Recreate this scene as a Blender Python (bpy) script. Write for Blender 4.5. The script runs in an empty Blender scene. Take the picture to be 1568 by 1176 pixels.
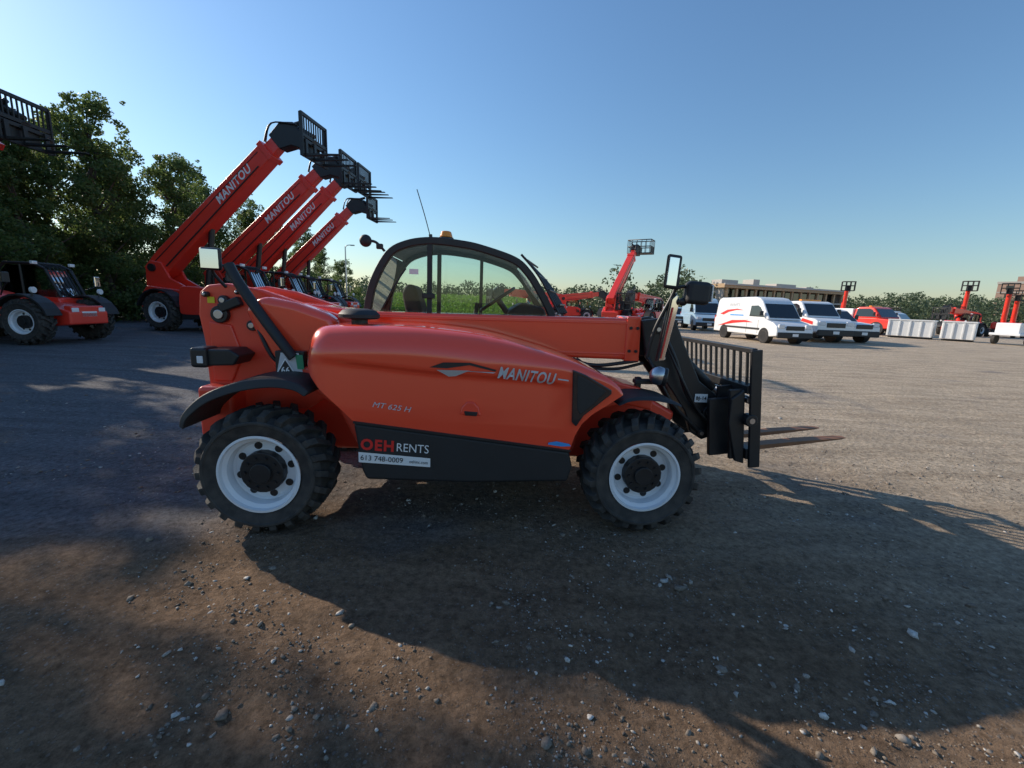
import bpy, bmesh, math, random
import numpy as np
from mathutils import Vector, Matrix, noise, Euler
random.seed(7); rng=np.random.default_rng(7)
sc=bpy.context.scene
sc.view_settings.view_transform='Standard'; sc.view_settings.look='None'; sc.view_settings.exposure=0
rad=math.radians
CZ=1.42
# ------------------------------------------------------------ camera
f=658.0; pitch=rad(10.5); roll=rad(2.2)
F=Vector((0,math.cos(pitch),-math.sin(pitch))); R0=Vector((1,0,0)); U0=R0.cross(F)
R=R0*math.cos(roll)+U0*math.sin(roll); U=R.cross(F)
cam=bpy.data.cameras.new("camera"); co=bpy.data.objects.new("camera",cam); sc.collection.objects.link(co)
M=Matrix((R,U,-F)).transposed().to_4x4(); M.translation=Vector((0,0,CZ)); co.matrix_world=M
cam.sensor_width=36; cam.lens=36*f/1568; cam.clip_start=0.05; cam.clip_end=5000; sc.camera=co
# ------------------------------------------------------------ light
SUN_EL=rad(26.5); sdir=Vector((-0.87,0.49,0)).normalized()
w=bpy.data.worlds.new("World"); sc.world=w; w.use_nodes=True
nt=w.node_tree; bg=nt.nodes['Background']; sky=nt.nodes.new('ShaderNodeTexSky'); sky.sky_type='NISHITA'; sky.sun_disc=False
sky.sun_elevation=SUN_EL; sky.sun_rotation=math.atan2(sdir.x,sdir.y); sky.dust_density=.3; sky.air_density=1.5; sky.ozone_density=7.0
nt.links.new(sky.outputs[0],bg.inputs[0]); bg.inputs[1].default_value=0.15
sl=bpy.data.lights.new("sun","SUN"); sl.energy=5.0; sl.angle=rad(0.5); sl.color=(1,.88,.72)
so=bpy.data.objects.new("sun",sl); sc.collection.objects.link(so)
tosun=Vector((sdir.x*math.cos(SUN_EL),sdir.y*math.cos(SUN_EL),math.sin(SUN_EL)))
so.rotation_euler=tosun.to_track_quat('Z','Y').to_euler(); so.location=(-20,15,20)
# ------------------------------------------------------------ materials
def mat(name,col,rough=.5,metal=0,coat=0,var=0,vscale=6,bump=0,bscale=60,dust=0):
    m=bpy.data.materials.new(name); m.use_nodes=True; n=m.node_tree; b=n.nodes['Principled BSDF']
    b.inputs['Base Color'].default_value=(*col,1); b.inputs['Roughness'].default_value=rough; b.inputs['Metallic'].default_value=metal
    b.inputs['Coat Weight'].default_value=coat; b.inputs['Coat Roughness'].default_value=.06
    tc=n.nodes.new('ShaderNodeTexCoord')
    if var or dust:
        t=n.nodes.new('ShaderNodeTexNoise'); t.inputs['Scale'].default_value=vscale; t.inputs['Detail'].default_value=6
        n.links.new(tc.outputs['Object'],t.inputs['Vector'])
        mx=n.nodes.new('ShaderNodeMix'); mx.data_type='RGBA'
        mx.inputs[6].default_value=(*[c*(1-var) for c in col],1)
        mx.inputs[7].default_value=(*( [min(1,c*(1+var)) for c in col]),1)
        n.links.new(t.outputs['Fac'],mx.inputs[0]); out=mx.outputs[2]
        if dust:
            t2=n.nodes.new('ShaderNodeTexNoise'); t2.inputs['Scale'].default_value=vscale*1.7; t2.inputs['Detail'].default_value=8
            n.links.new(tc.outputs['Object'],t2.inputs['Vector'])
            mr=n.nodes.new('ShaderNodeMapRange'); mr.inputs[1].default_value=.35; mr.inputs[2].default_value=.8
            mr.inputs[3].default_value=0; mr.inputs[4].default_value=dust
            n.links.new(t2.outputs['Fac'],mr.inputs[0])
            m2=n.nodes.new('ShaderNodeMix'); m2.data_type='RGBA'; n.links.new(mr.outputs[0],m2.inputs[0]); n.links.new(out,m2.inputs[6])
            m2.inputs[7].default_value=(.22,.19,.16,1); out=m2.outputs[2]
        n.links.new(out,b.inputs['Base Color'])
        rr=n.nodes.new('ShaderNodeMapRange'); rr.inputs[3].default_value=rough*.8; rr.inputs[4].default_value=min(1,rough*1.25)
        n.links.new(t.outputs['Fac'],rr.inputs[0]); n.links.new(rr.outputs[0],b.inputs['Roughness'])
    if bump:
        t=n.nodes.new('ShaderNodeTexNoise'); t.inputs['Scale'].default_value=bscale; t.inputs['Detail'].default_value=4
        n.links.new(tc.outputs['Object'],t.inputs['Vector'])
        bp=n.nodes.new('ShaderNodeBump'); bp.inputs['Strength'].default_value=bump; bp.inputs['Distance'].default_value=.01
        n.links.new(t.outputs['Fac'],bp.inputs['Height']); n.links.new(bp.outputs[0],b.inputs['Normal'])
    return m
RED=mat("red_paint",(.98,.080,.030),.24,coat=1.0,var=.02,vscale=3)
RED2=mat("red_paint_frame",(.93,.066,.028),.38,coat=.4,var=.08,vscale=5,dust=.05)
REDF=mat("red_paint_fleet",(.85,.045,.025),.35,coat=.4,var=.10,vscale=2)
BLK=mat("black_paint",(.016,.016,.018),.42,var=.25,vscale=9,dust=.04)
BLKP=mat("black_plastic",(.020,.020,.022),.55,bump=.15,bscale=300,var=.2)
RUB=mat("tyre_rubber",(.024,.023,.023),.72,var=.3,vscale=8,bump=.3,bscale=120,dust=.28)
WHT=mat("rim_white",(.78,.80,.84),.38,var=.04,vscale=8,dust=.08)
WPT=mat("white_paint",(.80,.81,.82),.35,coat=.3,var=.04)
BLUEV=mat("pale_blue_paint",(.35,.50,.62),.35,coat=.3)
GREY=mat("grey_decal",(.56,.57,.59),.4)
WDEC=mat("white_decal",(.82,.82,.82),.4)
RDEC=mat("red_decal",(.75,.03,.025),.4)
BDEC=mat("blue_decal",(.05,.32,.75),.4)
GDEC=mat("green_decal",(.03,.28,.14),.4)
STEEL=mat("steel",(.5,.5,.52),.3,metal=1,var=.1)
CHR=mat("mirror_chrome",(.8,.8,.82),.08,metal=1)
RUST=mat("worn_fork_steel",(.26,.12,.06),.6,metal=.2,var=.4,vscale=14)
AMB=mat("amber_lens",(.95,.30,.02),.15,coat=.5)
LENS=mat("lamp_lens",(.75,.77,.8),.1,coat=.5)
DGL=mat("dark_window_glass",(.015,.02,.024),.06,coat=.6)
SEAT=mat("seat_fabric",(.03,.03,.033),.8,bump=.3)
def glassmat():
    m=bpy.data.materials.new("tinted_glass"); m.use_nodes=True; n=m.node_tree; n.nodes.clear()
    o=n.nodes.new('ShaderNodeOutputMaterial'); mx=n.nodes.new('ShaderNodeMixShader'); t=n.nodes.new('ShaderNodeBsdfTransparent'); g=n.nodes.new('ShaderNodeBsdfGlossy')
    t.inputs[0].default_value=(.88,.93,.91,1); g.inputs['Roughness'].default_value=.02
    fr=n.nodes.new('ShaderNodeFresnel'); fr.inputs[0].default_value=1.4
    n.links.new(fr.outputs[0],mx.inputs[0]); n.links.new(t.outputs[0],mx.inputs[1]); n.links.new(g.outputs[0],mx.inputs[2]); n.links.new(mx.outputs[0],o.inputs[0]); return m
GLS=glassmat()
# ------------------------------------------------------------ helpers
def empty(name,loc=(0,0,0),rz=0,scale=1):
    e=bpy.data.objects.new(name,None); sc.collection.objects.link(e); e.location=loc; e.rotation_euler=(0,0,rz); e.scale=(scale,)*3; e.empty_display_size=.2; return e
def mesh(name,vs,fs,m,parent=None,smooth=0,bevel=0,seg=3):
    me=bpy.data.meshes.new(name); me.from_pydata([tuple(v) for v in vs],[],fs); me.update()
    bm=bmesh.new(); bm.from_mesh(me); bmesh.ops.recalc_face_normals(bm,faces=bm.faces); bm.to_mesh(me); bm.free()
    for mm in (m if isinstance(m,(list,tuple)) else [m]): me.materials.append(mm)
    o=bpy.data.objects.new(name,me); sc.collection.objects.link(o)
    if parent: o.parent=parent
    if bevel:
        b=o.modifiers.new("b","BEVEL"); b.width=bevel; b.segments=seg; b.limit_method='ANGLE'; b.angle_limit=rad(32); smooth=smooth or 35
    if smooth:
        me.shade_smooth(); me.set_sharp_from_angle(angle=rad(smooth))
        if bevel:
            b.harden_normals=True
    return o
def crom(pts,n=6,closed=True):
    out=[]; L=len(pts)
    rngi=range(L) if closed else range(L-1)
    for i in rngi:
        g=(lambda k: pts[k%L]) if closed else (lambda k: pts[max(0,min(L-1,k))])
        p0,p1,p2,p3=g(i-1),g(i),g(i+1),g(i+2)
        for j in range(n):
            t=j/n
            out.append(tuple(.5*((2*p1[k])+(-p0[k]+p2[k])*t+(2*p0[k]-5*p1[k]+4*p2[k]-p3[k])*t*t+(-p0[k]+3*p1[k]-3*p2[k]+p3[k])*t**3) for k in range(len(p1))))
    if not closed: out.append(tuple(pts[-1]))
    return out
def prism(name,poly,y0,y1,m,parent,bevel=0,taper=None,seg=3):
    n=len(poly); tb,ts=taper or (0,0)
    def sh(z): return max(0,(z-tb))*ts
    vs=[(x,y0+sh(z),z) for x,z in poly]+[(x,y1-sh(z),z) for x,z in poly]
    fs=[list(range(n)),list(range(2*n-1,n-1,-1))]+[[i,(i+1)%n,(i+1)%n+n,i+n] for i in range(n)]
    return mesh(name,vs,fs,m,parent,bevel=bevel,seg=seg)
def box(name,c,s,m,parent,bevel=0,rot=(0,0,0)):
    e=Euler(rot).to_matrix(); c=Vector(c)
    vs=[c+e@Vector((sx*s[0]/2,sy*s[1]/2,sz*s[2]/2)) for sx in(-1,1) for sy in(-1,1) for sz in(-1,1)]
    fs=[(0,1,3,2),(4,6,7,5),(0,4,5,1),(2,3,7,6),(0,2,6,4),(1,5,7,3)]
    return mesh(name,vs,fs,m,parent,bevel=bevel)
def cyl(name,p0,p1,r,m,parent,r2=None,seg=20,bevel=0):
    p0=Vector(p0);p1=Vector(p1); d=(p1-p0).normalized(); r2=r if r2 is None else r2
    a=d.orthogonal().normalized(); b=d.cross(a)
    vs=[];
    for i in range(seg):
        t=2*math.pi*i/seg; q=a*math.cos(t)+b*math.sin(t); vs.append(p0+q*r)
    for i in range(seg):
        t=2*math.pi*i/seg; q=a*math.cos(t)+b*math.sin(t); vs.append(p1+q*r2)
    fs=[list(range(seg))[::-1],list(range(seg,2*seg))]+[[i,(i+1)%seg,(i+1)%seg+seg,i+seg] for i in range(seg)]
    return mesh(name,vs,fs,m,parent,smooth=40,bevel=bevel)
def tube(name,pts,r,m,parent,smooth=True):
    if smooth and len(pts)>2: pts=crom(pts,5,False)
    cu=bpy.data.curves.new(name,'CURVE'); cu.dimensions='3D'; cu.bevel_depth=r; cu.bevel_resolution=2; cu.use_fill_caps=True
    s=cu.splines.new('POLY'); s.points.add(len(pts)-1)
    for i,p in enumerate(pts): s.points[i].co=(*p,1)
    cu.materials.append(m); o=bpy.data.objects.new(name,cu); sc.collection.objects.link(o); o.parent=parent; return o
def lathe(name,prof,c,m,parent,seg=48,smooth=30):
    vs=[];fs=[];n=len(prof)
    for i in range(seg):
        t=2*math.pi*i/seg
        for r,y in prof: vs.append((c[0]+r*math.cos(t),c[1]+y,c[2]+r*math.sin(t)))
    for i in range(seg):
        for j in range(n-1): fs.append((i*n+j,i*n+j+1,((i+1)%seg)*n+j+1,((i+1)%seg)*n+j))
    return mesh(name,vs,fs,m,parent,smooth=smooth)
def sphere(name,c,r,m,parent,sc3=(1,1,1)):
    bm=bmesh.new(); bmesh.ops.create_uvsphere(bm,u_segments=20,v_segments=12,radius=r)
    for v in bm.verts: v.co=Vector((v.co.x*sc3[0]+c[0],v.co.y*sc3[1]+c[1],v.co.z*sc3[2]+c[2]))
    me=bpy.data.meshes.new(name); bm.to_mesh(me); bm.free(); me.materials.append(m); me.shade_smooth()
    o=bpy.data.objects.new(name,me); sc.collection.objects.link(o); o.parent=parent; return o
def text(name,body,x0,z0,width,height,m,parent,yfn,ang=0,shear=0,bold=.02,off=.004):
    cu=bpy.data.curves.new(name,'FONT'); cu.body=body; cu.shear=shear; cu.offset=bold; cu.resolution_u=3; cu.space_character=1+bold*4
    o=bpy.data.objects.new(name,cu); sc.collection.objects.link(o)
    bpy.context.view_layer.update(); me=bpy.data.meshes.new_from_object(o); bpy.data.objects.remove(o)
    xs=[v.co.x for v in me.vertices]; ys=[v.co.y for v in me.vertices]
    x_,X_,y_,Y_=min(xs),max(xs),min(ys),max(ys)
    for v in me.vertices:
        a=(v.co.x-x_)/(X_-x_)*width; b=(v.co.y-y_)/(Y_-y_)*height
        X=x0+a*math.cos(ang)-b*math.sin(ang); Z=z0+a*math.sin(ang)+b*math.cos(ang)
        v.co=(X,yfn(X,Z)-off,Z)
    me.materials.clear(); me.materials.append(m)
    o=bpy.data.objects.new(name,me); sc.collection.objects.link(o); o.parent=parent; return o
def decal(name,poly,m,parent,yfn,off=.003):
    n=len(poly)
    vs=[(x,yfn(x,z)-off,z) for x,z in poly]
    return mesh(name,vs,[list(range(n))],m,parent)
def wheel(prefix,c,r,w,rr,parent,lugs=22,side=-1,full=True,rot=0,rimm=None):
    s=1 if side<0 else -1
    k=r/.39
    prof=[(rr*.97,.10*w),(rr*1.02,.03*w),(rr*1.12,.0),((rr+r)/2,-.012*k),(r-.075*k,.0),(r-.045*k,.12*w),(r-.03*k,.5*w),(r-.045*k,.88*w),(r-.07*k,.97*w),((rr+r)/2,w),(rr,.95*w)]
    lathe(prefix+"_tyre",[(a,b*s) for a,b in prof],c,RUB,parent,seg=64)
    lathe(prefix+"_sidewall_ring",[((rr+r)/2+.012*k,s*-.010*k),((rr+r)/2+.006*k,s*-.017*k),((rr+r)/2-.006*k,s*-.017*k),((rr+r)/2-.012*k,s*-.010*k)],c,RUB,parent,seg=64)
    vs=[];fs=[]; pitchA=2*math.pi/lugs
    for i in range(lugs):
        for sd in (0,1):
            th0=i*pitchA+(pitchA/2 if sd else 0)+rot
            st=[(.56,r,0,.34,.05),(.12,r*.995,.62,.40,.05),(-.015,r-.035*k,.78,.40,.05),(-.02,r-.082*k,.82,.26,.012)]
            base=len(vs)
            for (yy,rt,dt,wd,dp) in st:
                y=yy*w if sd==0 else (1-yy)*w
                for (rr_,dw) in ((rt,-1),(rt,1),(rt-dp*k,1.25),(rt-dp*k,-1.25)):
                    th=th0+pitchA*(dt+dw*wd*.5)
                    vs.append((c[0]+rr_*math.cos(th),c[1]+y*s,c[2]+rr_*math.sin(th)))
            for q in range(3):
                for e in range(4): fs.append((base+q*4+e,base+q*4+(e+1)%4,base+q*4+4+(e+1)%4,base+q*4+4+e))
            fs.append((base,base+1,base+2,base+3)); fs.append((base+15,base+14,base+13,base+12))
    mesh(prefix+"_tread",vs,fs,RUB,parent,bevel=.006*k if full else 0,seg=1)
    rp=[(rr,.01),(rr*1.01,.0),(rr*.95,-.002),(rr*.93,.02*k),(rr*.84,.035*k),(rr*.80,.085*k),(rr*.74,.095*k),(rr*.66,.095*k),(rr*.30,.080*k),(0,.080*k)]
    lathe(prefix+"_rim",[(a,b*s) for a,b in rp],c,rimm or WHT,parent,seg=64)
    n=8
    for i in range(n):
        t=2*math.pi*(i+.3)/n; q=(c[0]+rr*.655*math.cos(t),c[2]+rr*.655*math.sin(t)); yy=c[1]+s*.093*k
        cyl(prefix+"_rim_hole_%d"%i,(q[0],yy-s*.004,q[1]),(q[0],yy+s*.02,q[1]),rr*.095,BLK,parent,seg=14)
    cyl(prefix+"_hub",(c[0],c[1]+s*.035*k,c[2]),(c[0],c[1]+s*.14*k,c[2]),rr*.54,BLK,parent,bevel=.008*k)
    cyl(prefix+"_hub_cap",(c[0],c[1]+s*.015*k,c[2]),(c[0],c[1]+s*.05*k,c[2]),rr*.26,BLK,parent,bevel=.005*k)
    if full:
        for i in range(10):
            t=2*math.pi*i/10; q=(c[0]+rr*.40*math.cos(t),c[2]+rr*.40*math.sin(t))
            cyl(prefix+"_bolt_%d"%i,(q[0],c[1]+s*.022,q[1]),(q[0],c[1]+s*.05,q[1]),.009,BLK,parent,seg=6)
# ------------------------------------------------------------ main telehandler
def interp(x,pts):
    if x<=pts[0][0]: return pts[0][1]
    for a,b in zip(pts,pts[1:]):
        if x<=b[0]: return a[1]+(b[1]-a[1])*(x-a[0])/(b[0]-a[0])
    return pts[-1][1]
T=empty("telehandler",(-1.457,2.357,0.04),rad(3.86))
topP=crom([(.245,1.05),(.262,1.15),(.315,1.205),(.45,1.222),(.62,1.228),(.913,1.226),(1.286,1.192),(1.594,1.122),(1.791,1.068),(1.911,1.025),(2.05,.965),(2.125,.905),(2.145,.872)],5,False)
botP=[(.245,1.045),(.255,1.0),(.283,.934),(.34,.865),(.406,.80),(.47,.735),(.532,.665),(.9,.622),(1.4,.56),(1.834,.508),(1.86,.60),(1.90,.68),(1.96,.74),(2.05,.80),(2.145,.868)]
creP=[(.2,1.06),(.5,1.03),(1.0,.985),(1.6,.955),(2.1,.90)]
RP=[(.2,.17),(1.3,.17),(1.75,.08),(2.0,.045),(2.15,.03)]
def hood_y(x,z):
    t=interp(x,topP); r=max(.03,interp(x,RP))
    s=min(1,max(0,(z-(t-r))/r)); y=.05+r*.95*(1-math.sqrt(max(0,1-s*s)))
    s2=min(1,max(0,(.40-x)/.155)); y+=.13*(1-math.sqrt(max(0,1-s2*s2*.98)))
    c=interp(x,creP); d=c-z; mk=min(1,max(0,(1.85-x)/.15))
    if d>0:
        u=min(1,d/.035); y+= .024*u*u*(3-2*u)*mk*min(1,max(0,(x-.35)/.2)) - .016*min(1,max(0,(d-.05)/.25))*mk
    return y
vs=[];fs=[]
xs=sorted(set([.245+.010*i for i in range(15)]+[.40+.025*i for i in range(57)]+[1.82+.010*i for i in range(33)])); xs=[x for x in xs if x<2.144]+[2.145]
NV=64
for x in xs:
    t=interp(x,topP); b=min(interp(x,botP),t-.002); r=max(.03,interp(x,RP))
    for j in range(NV):
        u=j/(NV-1); u=1-(1-u)**1.6
        z=b+(t-b)*u; vs.append((x,hood_y(x,z),z))
    yl=vs[-1][1]
    vs.append((x,max(yl+.02,.40),t+.006)); vs.append((x,max(yl+.03,.62),t)); vs.append((x,max(yl+.03,.62),b))
N=NV+3
for i in range(len(xs)-1):
    for j in range(N-1): fs.append((i*N+j,(i+1)*N+j,(i+1)*N+j+1,i*N+j+1))
mesh("engine_hood",vs,fs,RED,T,smooth=40)
hy=hood_y
prism("side_skirt",[(.532,.655),(1.834,.498),(1.86,.40),(1.835,.300),(1.2,.285),(.60,.30),(.575,.36)],.055,.60,BLKP,T,bevel=.02)
prism("skirt_lip",[(.535,.668),(1.84,.512),(1.84,.500),(.535,.655)],.045,.3,BLK,T)
prism("hood_vent_window",[(1.822,1.012),(1.90,.985),(2.065,.895),(2.066,.872),(1.965,.785),(1.905,.735),(1.862,.665),(1.835,.69)],.034,.09,DGL,T,bevel=.006)
prism("vent_mesh",[(1.85,.98),(1.90,.962),(2.03,.888),(1.95,.80),(1.88,.74),(1.86,.78)],.031,.05,BLKP,T,bevel=.004)
decal("hood_swoosh_black",[(.98,1.003),(1.06,1.034),(1.214,1.036),(1.37,.998),(1.362,.988),(1.21,1.022),(1.08,1.0)],BLK,T,hy,.009)
decal("hood_swoosh_grey",[(1.02,.99),(1.09,.948),(1.13,.952),(1.20,.985),(1.365,.984),(1.35,.978),(1.20,.99),(1.10,.99)],GREY,T,hy,.012)
SG=rad(-5.5)
text("hood_lettering","MANITOU",1.375,.948,.345,.074,GREY,T,hy,ang=SG,shear=.25,bold=.022,off=.016)
decal("hood_stripe_front",[(1.735,.958),(1.80,.950),(1.80,.942),(1.735,.950)],GREY,T,hy,.008)
text("hood_model_number","MT 625 H",.647,.756,.225,.032,GREY,T,hy,ang=SG*1.3,shear=.25,bold=.0,off=.008)
prism("hood_latch_recess",[(1.17,.765),(1.20,.80),(1.24,.80),(1.27,.765),(1.285,.715),(1.16,.722)],.048,.07,RED2,T,bevel=.008)
prism("hood_latch",[(1.185,.745),(1.265,.74),(1.26,.715),(1.19,.718)],.042,.06,BLK,T,bevel=.004)
fl=lambda x,z:.054
decal("rental_strip",[(.560,.478),(.985,.444),(.985,.388),(.560,.414)],WDEC,T,fl)
text("rental_lettering","OEH",.572,.492,.195,.072,RDEC,T,fl,ang=rad(-3.5),bold=.04)
text("rental_word","RENTS",.785,.486,.19,.052,WDEC,T,fl,ang=rad(-3.5),bold=.0)
text("rental_phone","613 748-0009",.572,.430,.25,.032,BLK,T,lambda x,z:.050,ang=rad(-3.8),bold=.0)
text("rental_web","oehinc.com",.86,.414,.11,.020,BLK,T,lambda x,z:.050,ang=rad(-3.8),bold=0)
decal("blue_sticker",[(1.70,.556),(1.75,.566),(1.83,.552),(1.84,.538),(1.78,.534),(1.70,.544)],BDEC,T,hy,.006)
cyl("intake_stem",(.50,.36,1.20),(.50,.36,1.27),.05,BLK,T)
latheo=[(0.0,.055),(.05,.055),(.10,.045),(.125,.02),(.125,.0),(.11,-.008),(0,-.01)]
vs=[];fs=[]
for i in range(32):
    t=2*math.pi*i/32
    for r_,z_ in latheo: vs.append((.50+r_*math.cos(t),.36+r_*math.sin(t),1.262+z_))
for i in range(32):
    for j in range(6): fs.append((i*7+j,i*7+j+1,((i+1)%32)*7+j+1,((i+1)%32)*7+j))
mesh("intake_cap",vs,fs,BLKP,T,smooth=40)
prism("chassis_frame",[(-.42,.62),(-.45,.40),(.1,.30),(2.3,.25),(2.65,.35),(2.75,.62),(2.5,.75),(2.0,.80),(.5,.75),(-.2,.80)],.62,1.18,RED2,T,bevel=.03)
prism("belly_plate",[(.5,.27),(.6,.20),(1.8,.18),(1.9,.25),(1.9,.5),(.5,.5)],.35,1.45,BLK,T,bevel=.02)
prism("rear_arch_panel",[(.12,.95),(.30,.93),(.42,.80),(.56,.66),(.60,.42),(.50,.40),(.44,.52),(.36,.68),(.20,.80),(.05,.84)],.30,.62,RED2,T,bevel=.02)
prism("front_arch_panel",[(1.85,.40),(1.83,.52),(1.90,.70),(2.05,.82),(2.16,.90),(2.35,.86),(2.45,.78),(2.45,.70),(2.25,.74),(2.08,.70),(1.96,.58),(1.92,.40)],.34,.66,RED2,T,bevel=.015)
tw=[(-.57,1.24),(-.555,1.38),(-.50,1.43),(-.38,1.445),(-.161,1.412),(.165,1.31),(.42,1.24),(.5,1.0),(.36,.80),(.10,.62),(-.36,.60),(-.46,.68),(-.54,.77),(-.545,.92),(-.545,1.05)]
prism("rear_tower_plate_near",tw,.50,.58,RED2,T,bevel=.018)
prism("rear_tower_plate_far",tw,1.02,1.10,RED2,T,bevel=.018)
prism("tower_side_cover",[(-.22,1.30),(-.10,1.375),(.10,1.34),(.32,1.27),(.40,1.15),(.33,.98),(.1,.88),(-.05,.9),(-.12,1.05)],.36,.50,RED,T,bevel=.05,seg=5)
prism("tower_gusset",[(-.50,1.20),(-.36,1.18),(-.30,.98),(-.38,.80),(-.50,.80)],.485,.51,RED2,T,bevel=.012)
box("rear_counterweight",(-.42,.8,.62),(.22,.9,.34),RED2,T,bevel=.03)
for i,(px,pz,rr_) in enumerate([(-.42,1.245,.055),(-.39,1.335,.032),(-.50,1.37,.018),(-.13,1.30,.02),(-.22,1.18,.035),(-.30,1.39,.015)]):
    cyl("tower_pivot_%d"%i,(px,.465,pz),(px,.52,pz),rr_,BLK,T,bevel=.006)
    cyl("tower_pin_%d"%i,(px,.455,pz),(px,.52,pz),rr_*.55,STEEL,T,bevel=.004)
box("pivot_bracket",(-.35,.48,1.31),(.14,.05,.06),BLK,T,bevel=.01,rot=(0,-.4,0))
decal("yellow_tag",[(-.50,1.315),(-.455,1.315),(-.455,1.355),(-.50,1.355)],mat("yellow_decal",(.8,.6,.02),.4),T,lambda x,z:.497)
tube("rear_black_tube",[(-.298,.40,1.556),(-.23,.38,1.44),(-.05,.33,1.20),(.106,.30,1.0)],.032,BLKP,T)
tube("rear_hose",[(-.20,.42,1.30),(-.10,.36,1.10),(-.04,.36,.98),(.03,.40,.93)],.012,BLKP,T)
prism("side_marker_bracket",[(-.44,1.035),(-.28,1.04),(-.22,1.0),(-.26,.94),(-.44,.93)],.30,.50,BLK,T,bevel=.012)
box("rear_lamp",(-.455,.35,.985),(.10,.15,.125),BLK,T,bevel=.02)
box("rear_lamp_lens",(-.44,.272,.975),(.035,.008,.045),LENS,T,bevel=.003)
tube("rear_mirror_arm",[(-.38,.5,1.42),(-.42,.45,1.50),(-.41,.42,1.57)],.010,BLK,T)
box("rear_mirror",(-.40,.40,1.585),(.115,.035,.135),BLK,T,bevel=.02,rot=(0,0,.3))
box("rear_mirror_glass",(-.398,.379,1.585),(.095,.004,.115),CHR,T,bevel=.002,rot=(0,0,.3))
box("warning_plate_backing",(.08,.33,.965),(.18,.05,.15),BLK,T,bevel=.006)
decal("warning_plate",[(.0,.90),(.16,.90),(.14,1.03),(.03,1.03)],GREY,T,lambda x,z:.30)
decal("warning_triangle",[(-.01,.885),(.125,.885),(.058,1.0)],WDEC,T,lambda x,z:.296)
decal("warning_triangle_inner",[(.002,.892),(.113,.892),(.058,.985)],BLK,T,lambda x,z:.293)
text("warning_number","66",.033,.903,.05,.04,WDEC,T,lambda x,z:.291,bold=.02)
decal("green_sticker",[(.13,.93),(.17,.93),(.165,1.02),(.12,1.02)],GDEC,T,lambda x,z:.294)
def guard(name,path,y0,y1,th,m):
    pts=crom(path,5,False); n=len(pts); vs=[]
    for i,(x,z) in enumerate(pts):
        a=pts[max(0,i-1)]; b=pts[min(n-1,i+1)]; d=Vector((b[0]-a[0],b[1]-a[1])).normalized(); nn=(-d.y,d.x)
        tt=th*(1+.6*math.sin(math.pi*min(1,i/(n-1))))
        for (yy,k) in ((y0,-.5),(y0+.02,.5),(y1,.5),(y1,-.5)):
            vs.append((x+nn[0]*tt*k,yy,z+nn[1]*tt*k))
    fs=[]
    for i in range(n-1):
        for e in range(4): fs.append((i*4+e,i*4+(e+1)%4,i*4+4+(e+1)%4,i*4+4+e))
    fs+= [(0,1,2,3),(n*4-1,n*4-2,n*4-3,n*4-4)]
    mesh(name,vs,fs,m,T,smooth=40,bevel=.012)
guard("rear_mudguard",[(-.415,.615),(-.385,.69),(-.27,.79),(-.10,.86),(.08,.89),(.22,.875),(.29,.83)],.00,.36,.034,BLKP)
guard("front_mudguard",[(2.12,.80),(2.20,.835),(2.33,.842),(2.47,.82),(2.52,.80)],.05,.40,.012,BLKP)
# boom
prism("boom_outer",[(-.50,1.10),(-.46,1.30),(-.30,1.36),(.0,1.335),(.45,1.292),(2.42,1.312),(2.43,1.000),(1.9,1.005),(.4,1.0),(-.2,1.0)],.70,.96,RED,T,bevel=.025)
prism("boom_ridge_top",[(.5,1.262),(2.40,1.280),(2.40,1.268),(.5,1.250)],.690,.72,RED,T,bevel=.004)
prism("boom_ridge_low",[(1.2,1.05),(2.40,1.052),(2.40,1.040),(1.2,1.038)],.690,.72,RED,T,bevel=.004)
prism("boom_collar",[(2.34,1.325),(2.445,1.325),(2.455,.988),(2.34,.992)],.685,.975,RED,T,bevel=.012)
prism("boom_inner",[(2.3,1.27),(2.62,1.27),(2.62,1.03),(2.3,1.03)],.74,.92,BLK,T,bevel=.01)
for i,x in enumerate((2.37,2.37,2.42,2.42)): cyl("boom_pad_bolt_%d"%i,(x,.675,1.07+.17*(i%2)),(x,.69,1.07+.17*(i%2)),.012,BLK,T,seg=8)
cyl("boom_lift_cylinder",(.55,.83,.72),(1.75,.83,1.0),.055,BLK,T)
tube("boom_hose_1",[(1.95,.69,1.0),(2.05,.68,.965),(2.2,.69,.96),(2.45,.70,1.0)],.014,BLK,T)
tube("boom_hose_2",[(1.98,.70,1.0),(2.10,.70,.94),(2.3,.72,.93),(2.5,.72,.98)],.012,BLK,T)
head=[(2.44,1.30),(2.60,1.325),(2.70,1.30),(2.80,1.10),(2.93,.86),(3.10,.74),(3.17,.62),(3.12,.45),(3.0,.40),(2.90,.46),(2.84,.62),(2.72,.78),(2.60,.93),(2.50,1.02)]
prism("boom_head_plate_near",head,.66,.71,BLK,T,bevel=.012)
prism("boom_head_plate_far",head,.95,1.0,BLK,T,bevel=.012)
prism("boom_head_core",[(2.5,1.2),(2.66,1.22),(2.85,.88),(3.05,.66),(3.0,.5),(2.9,.55),(2.75,.8),(2.55,1.05)],.72,.94,BLK,T,bevel=.01)
cyl("tilt_cylinder",(2.66,.83,1.18),(3.12,.83,.78),.04,BLK,T); cyl("tilt_rod",(2.95,.83,.93),(3.22,.83,.70),.02,STEEL,T)
for i,(px,pz,r_) in enumerate([(2.56,1.24,.03),(3.02,.62,.05),(2.98,.46,.03),(2.62,1.03,.022),(3.12,.70,.03)]):
    cyl("head_pin_%d"%i,(px,.635,pz),(px,.70,pz),r_,BLK,T,bevel=.006); cyl("head_pin_cap_%d"%i,(px,.628,pz),(px,.64,pz),r_*.5,STEEL,T,seg=12)
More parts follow.
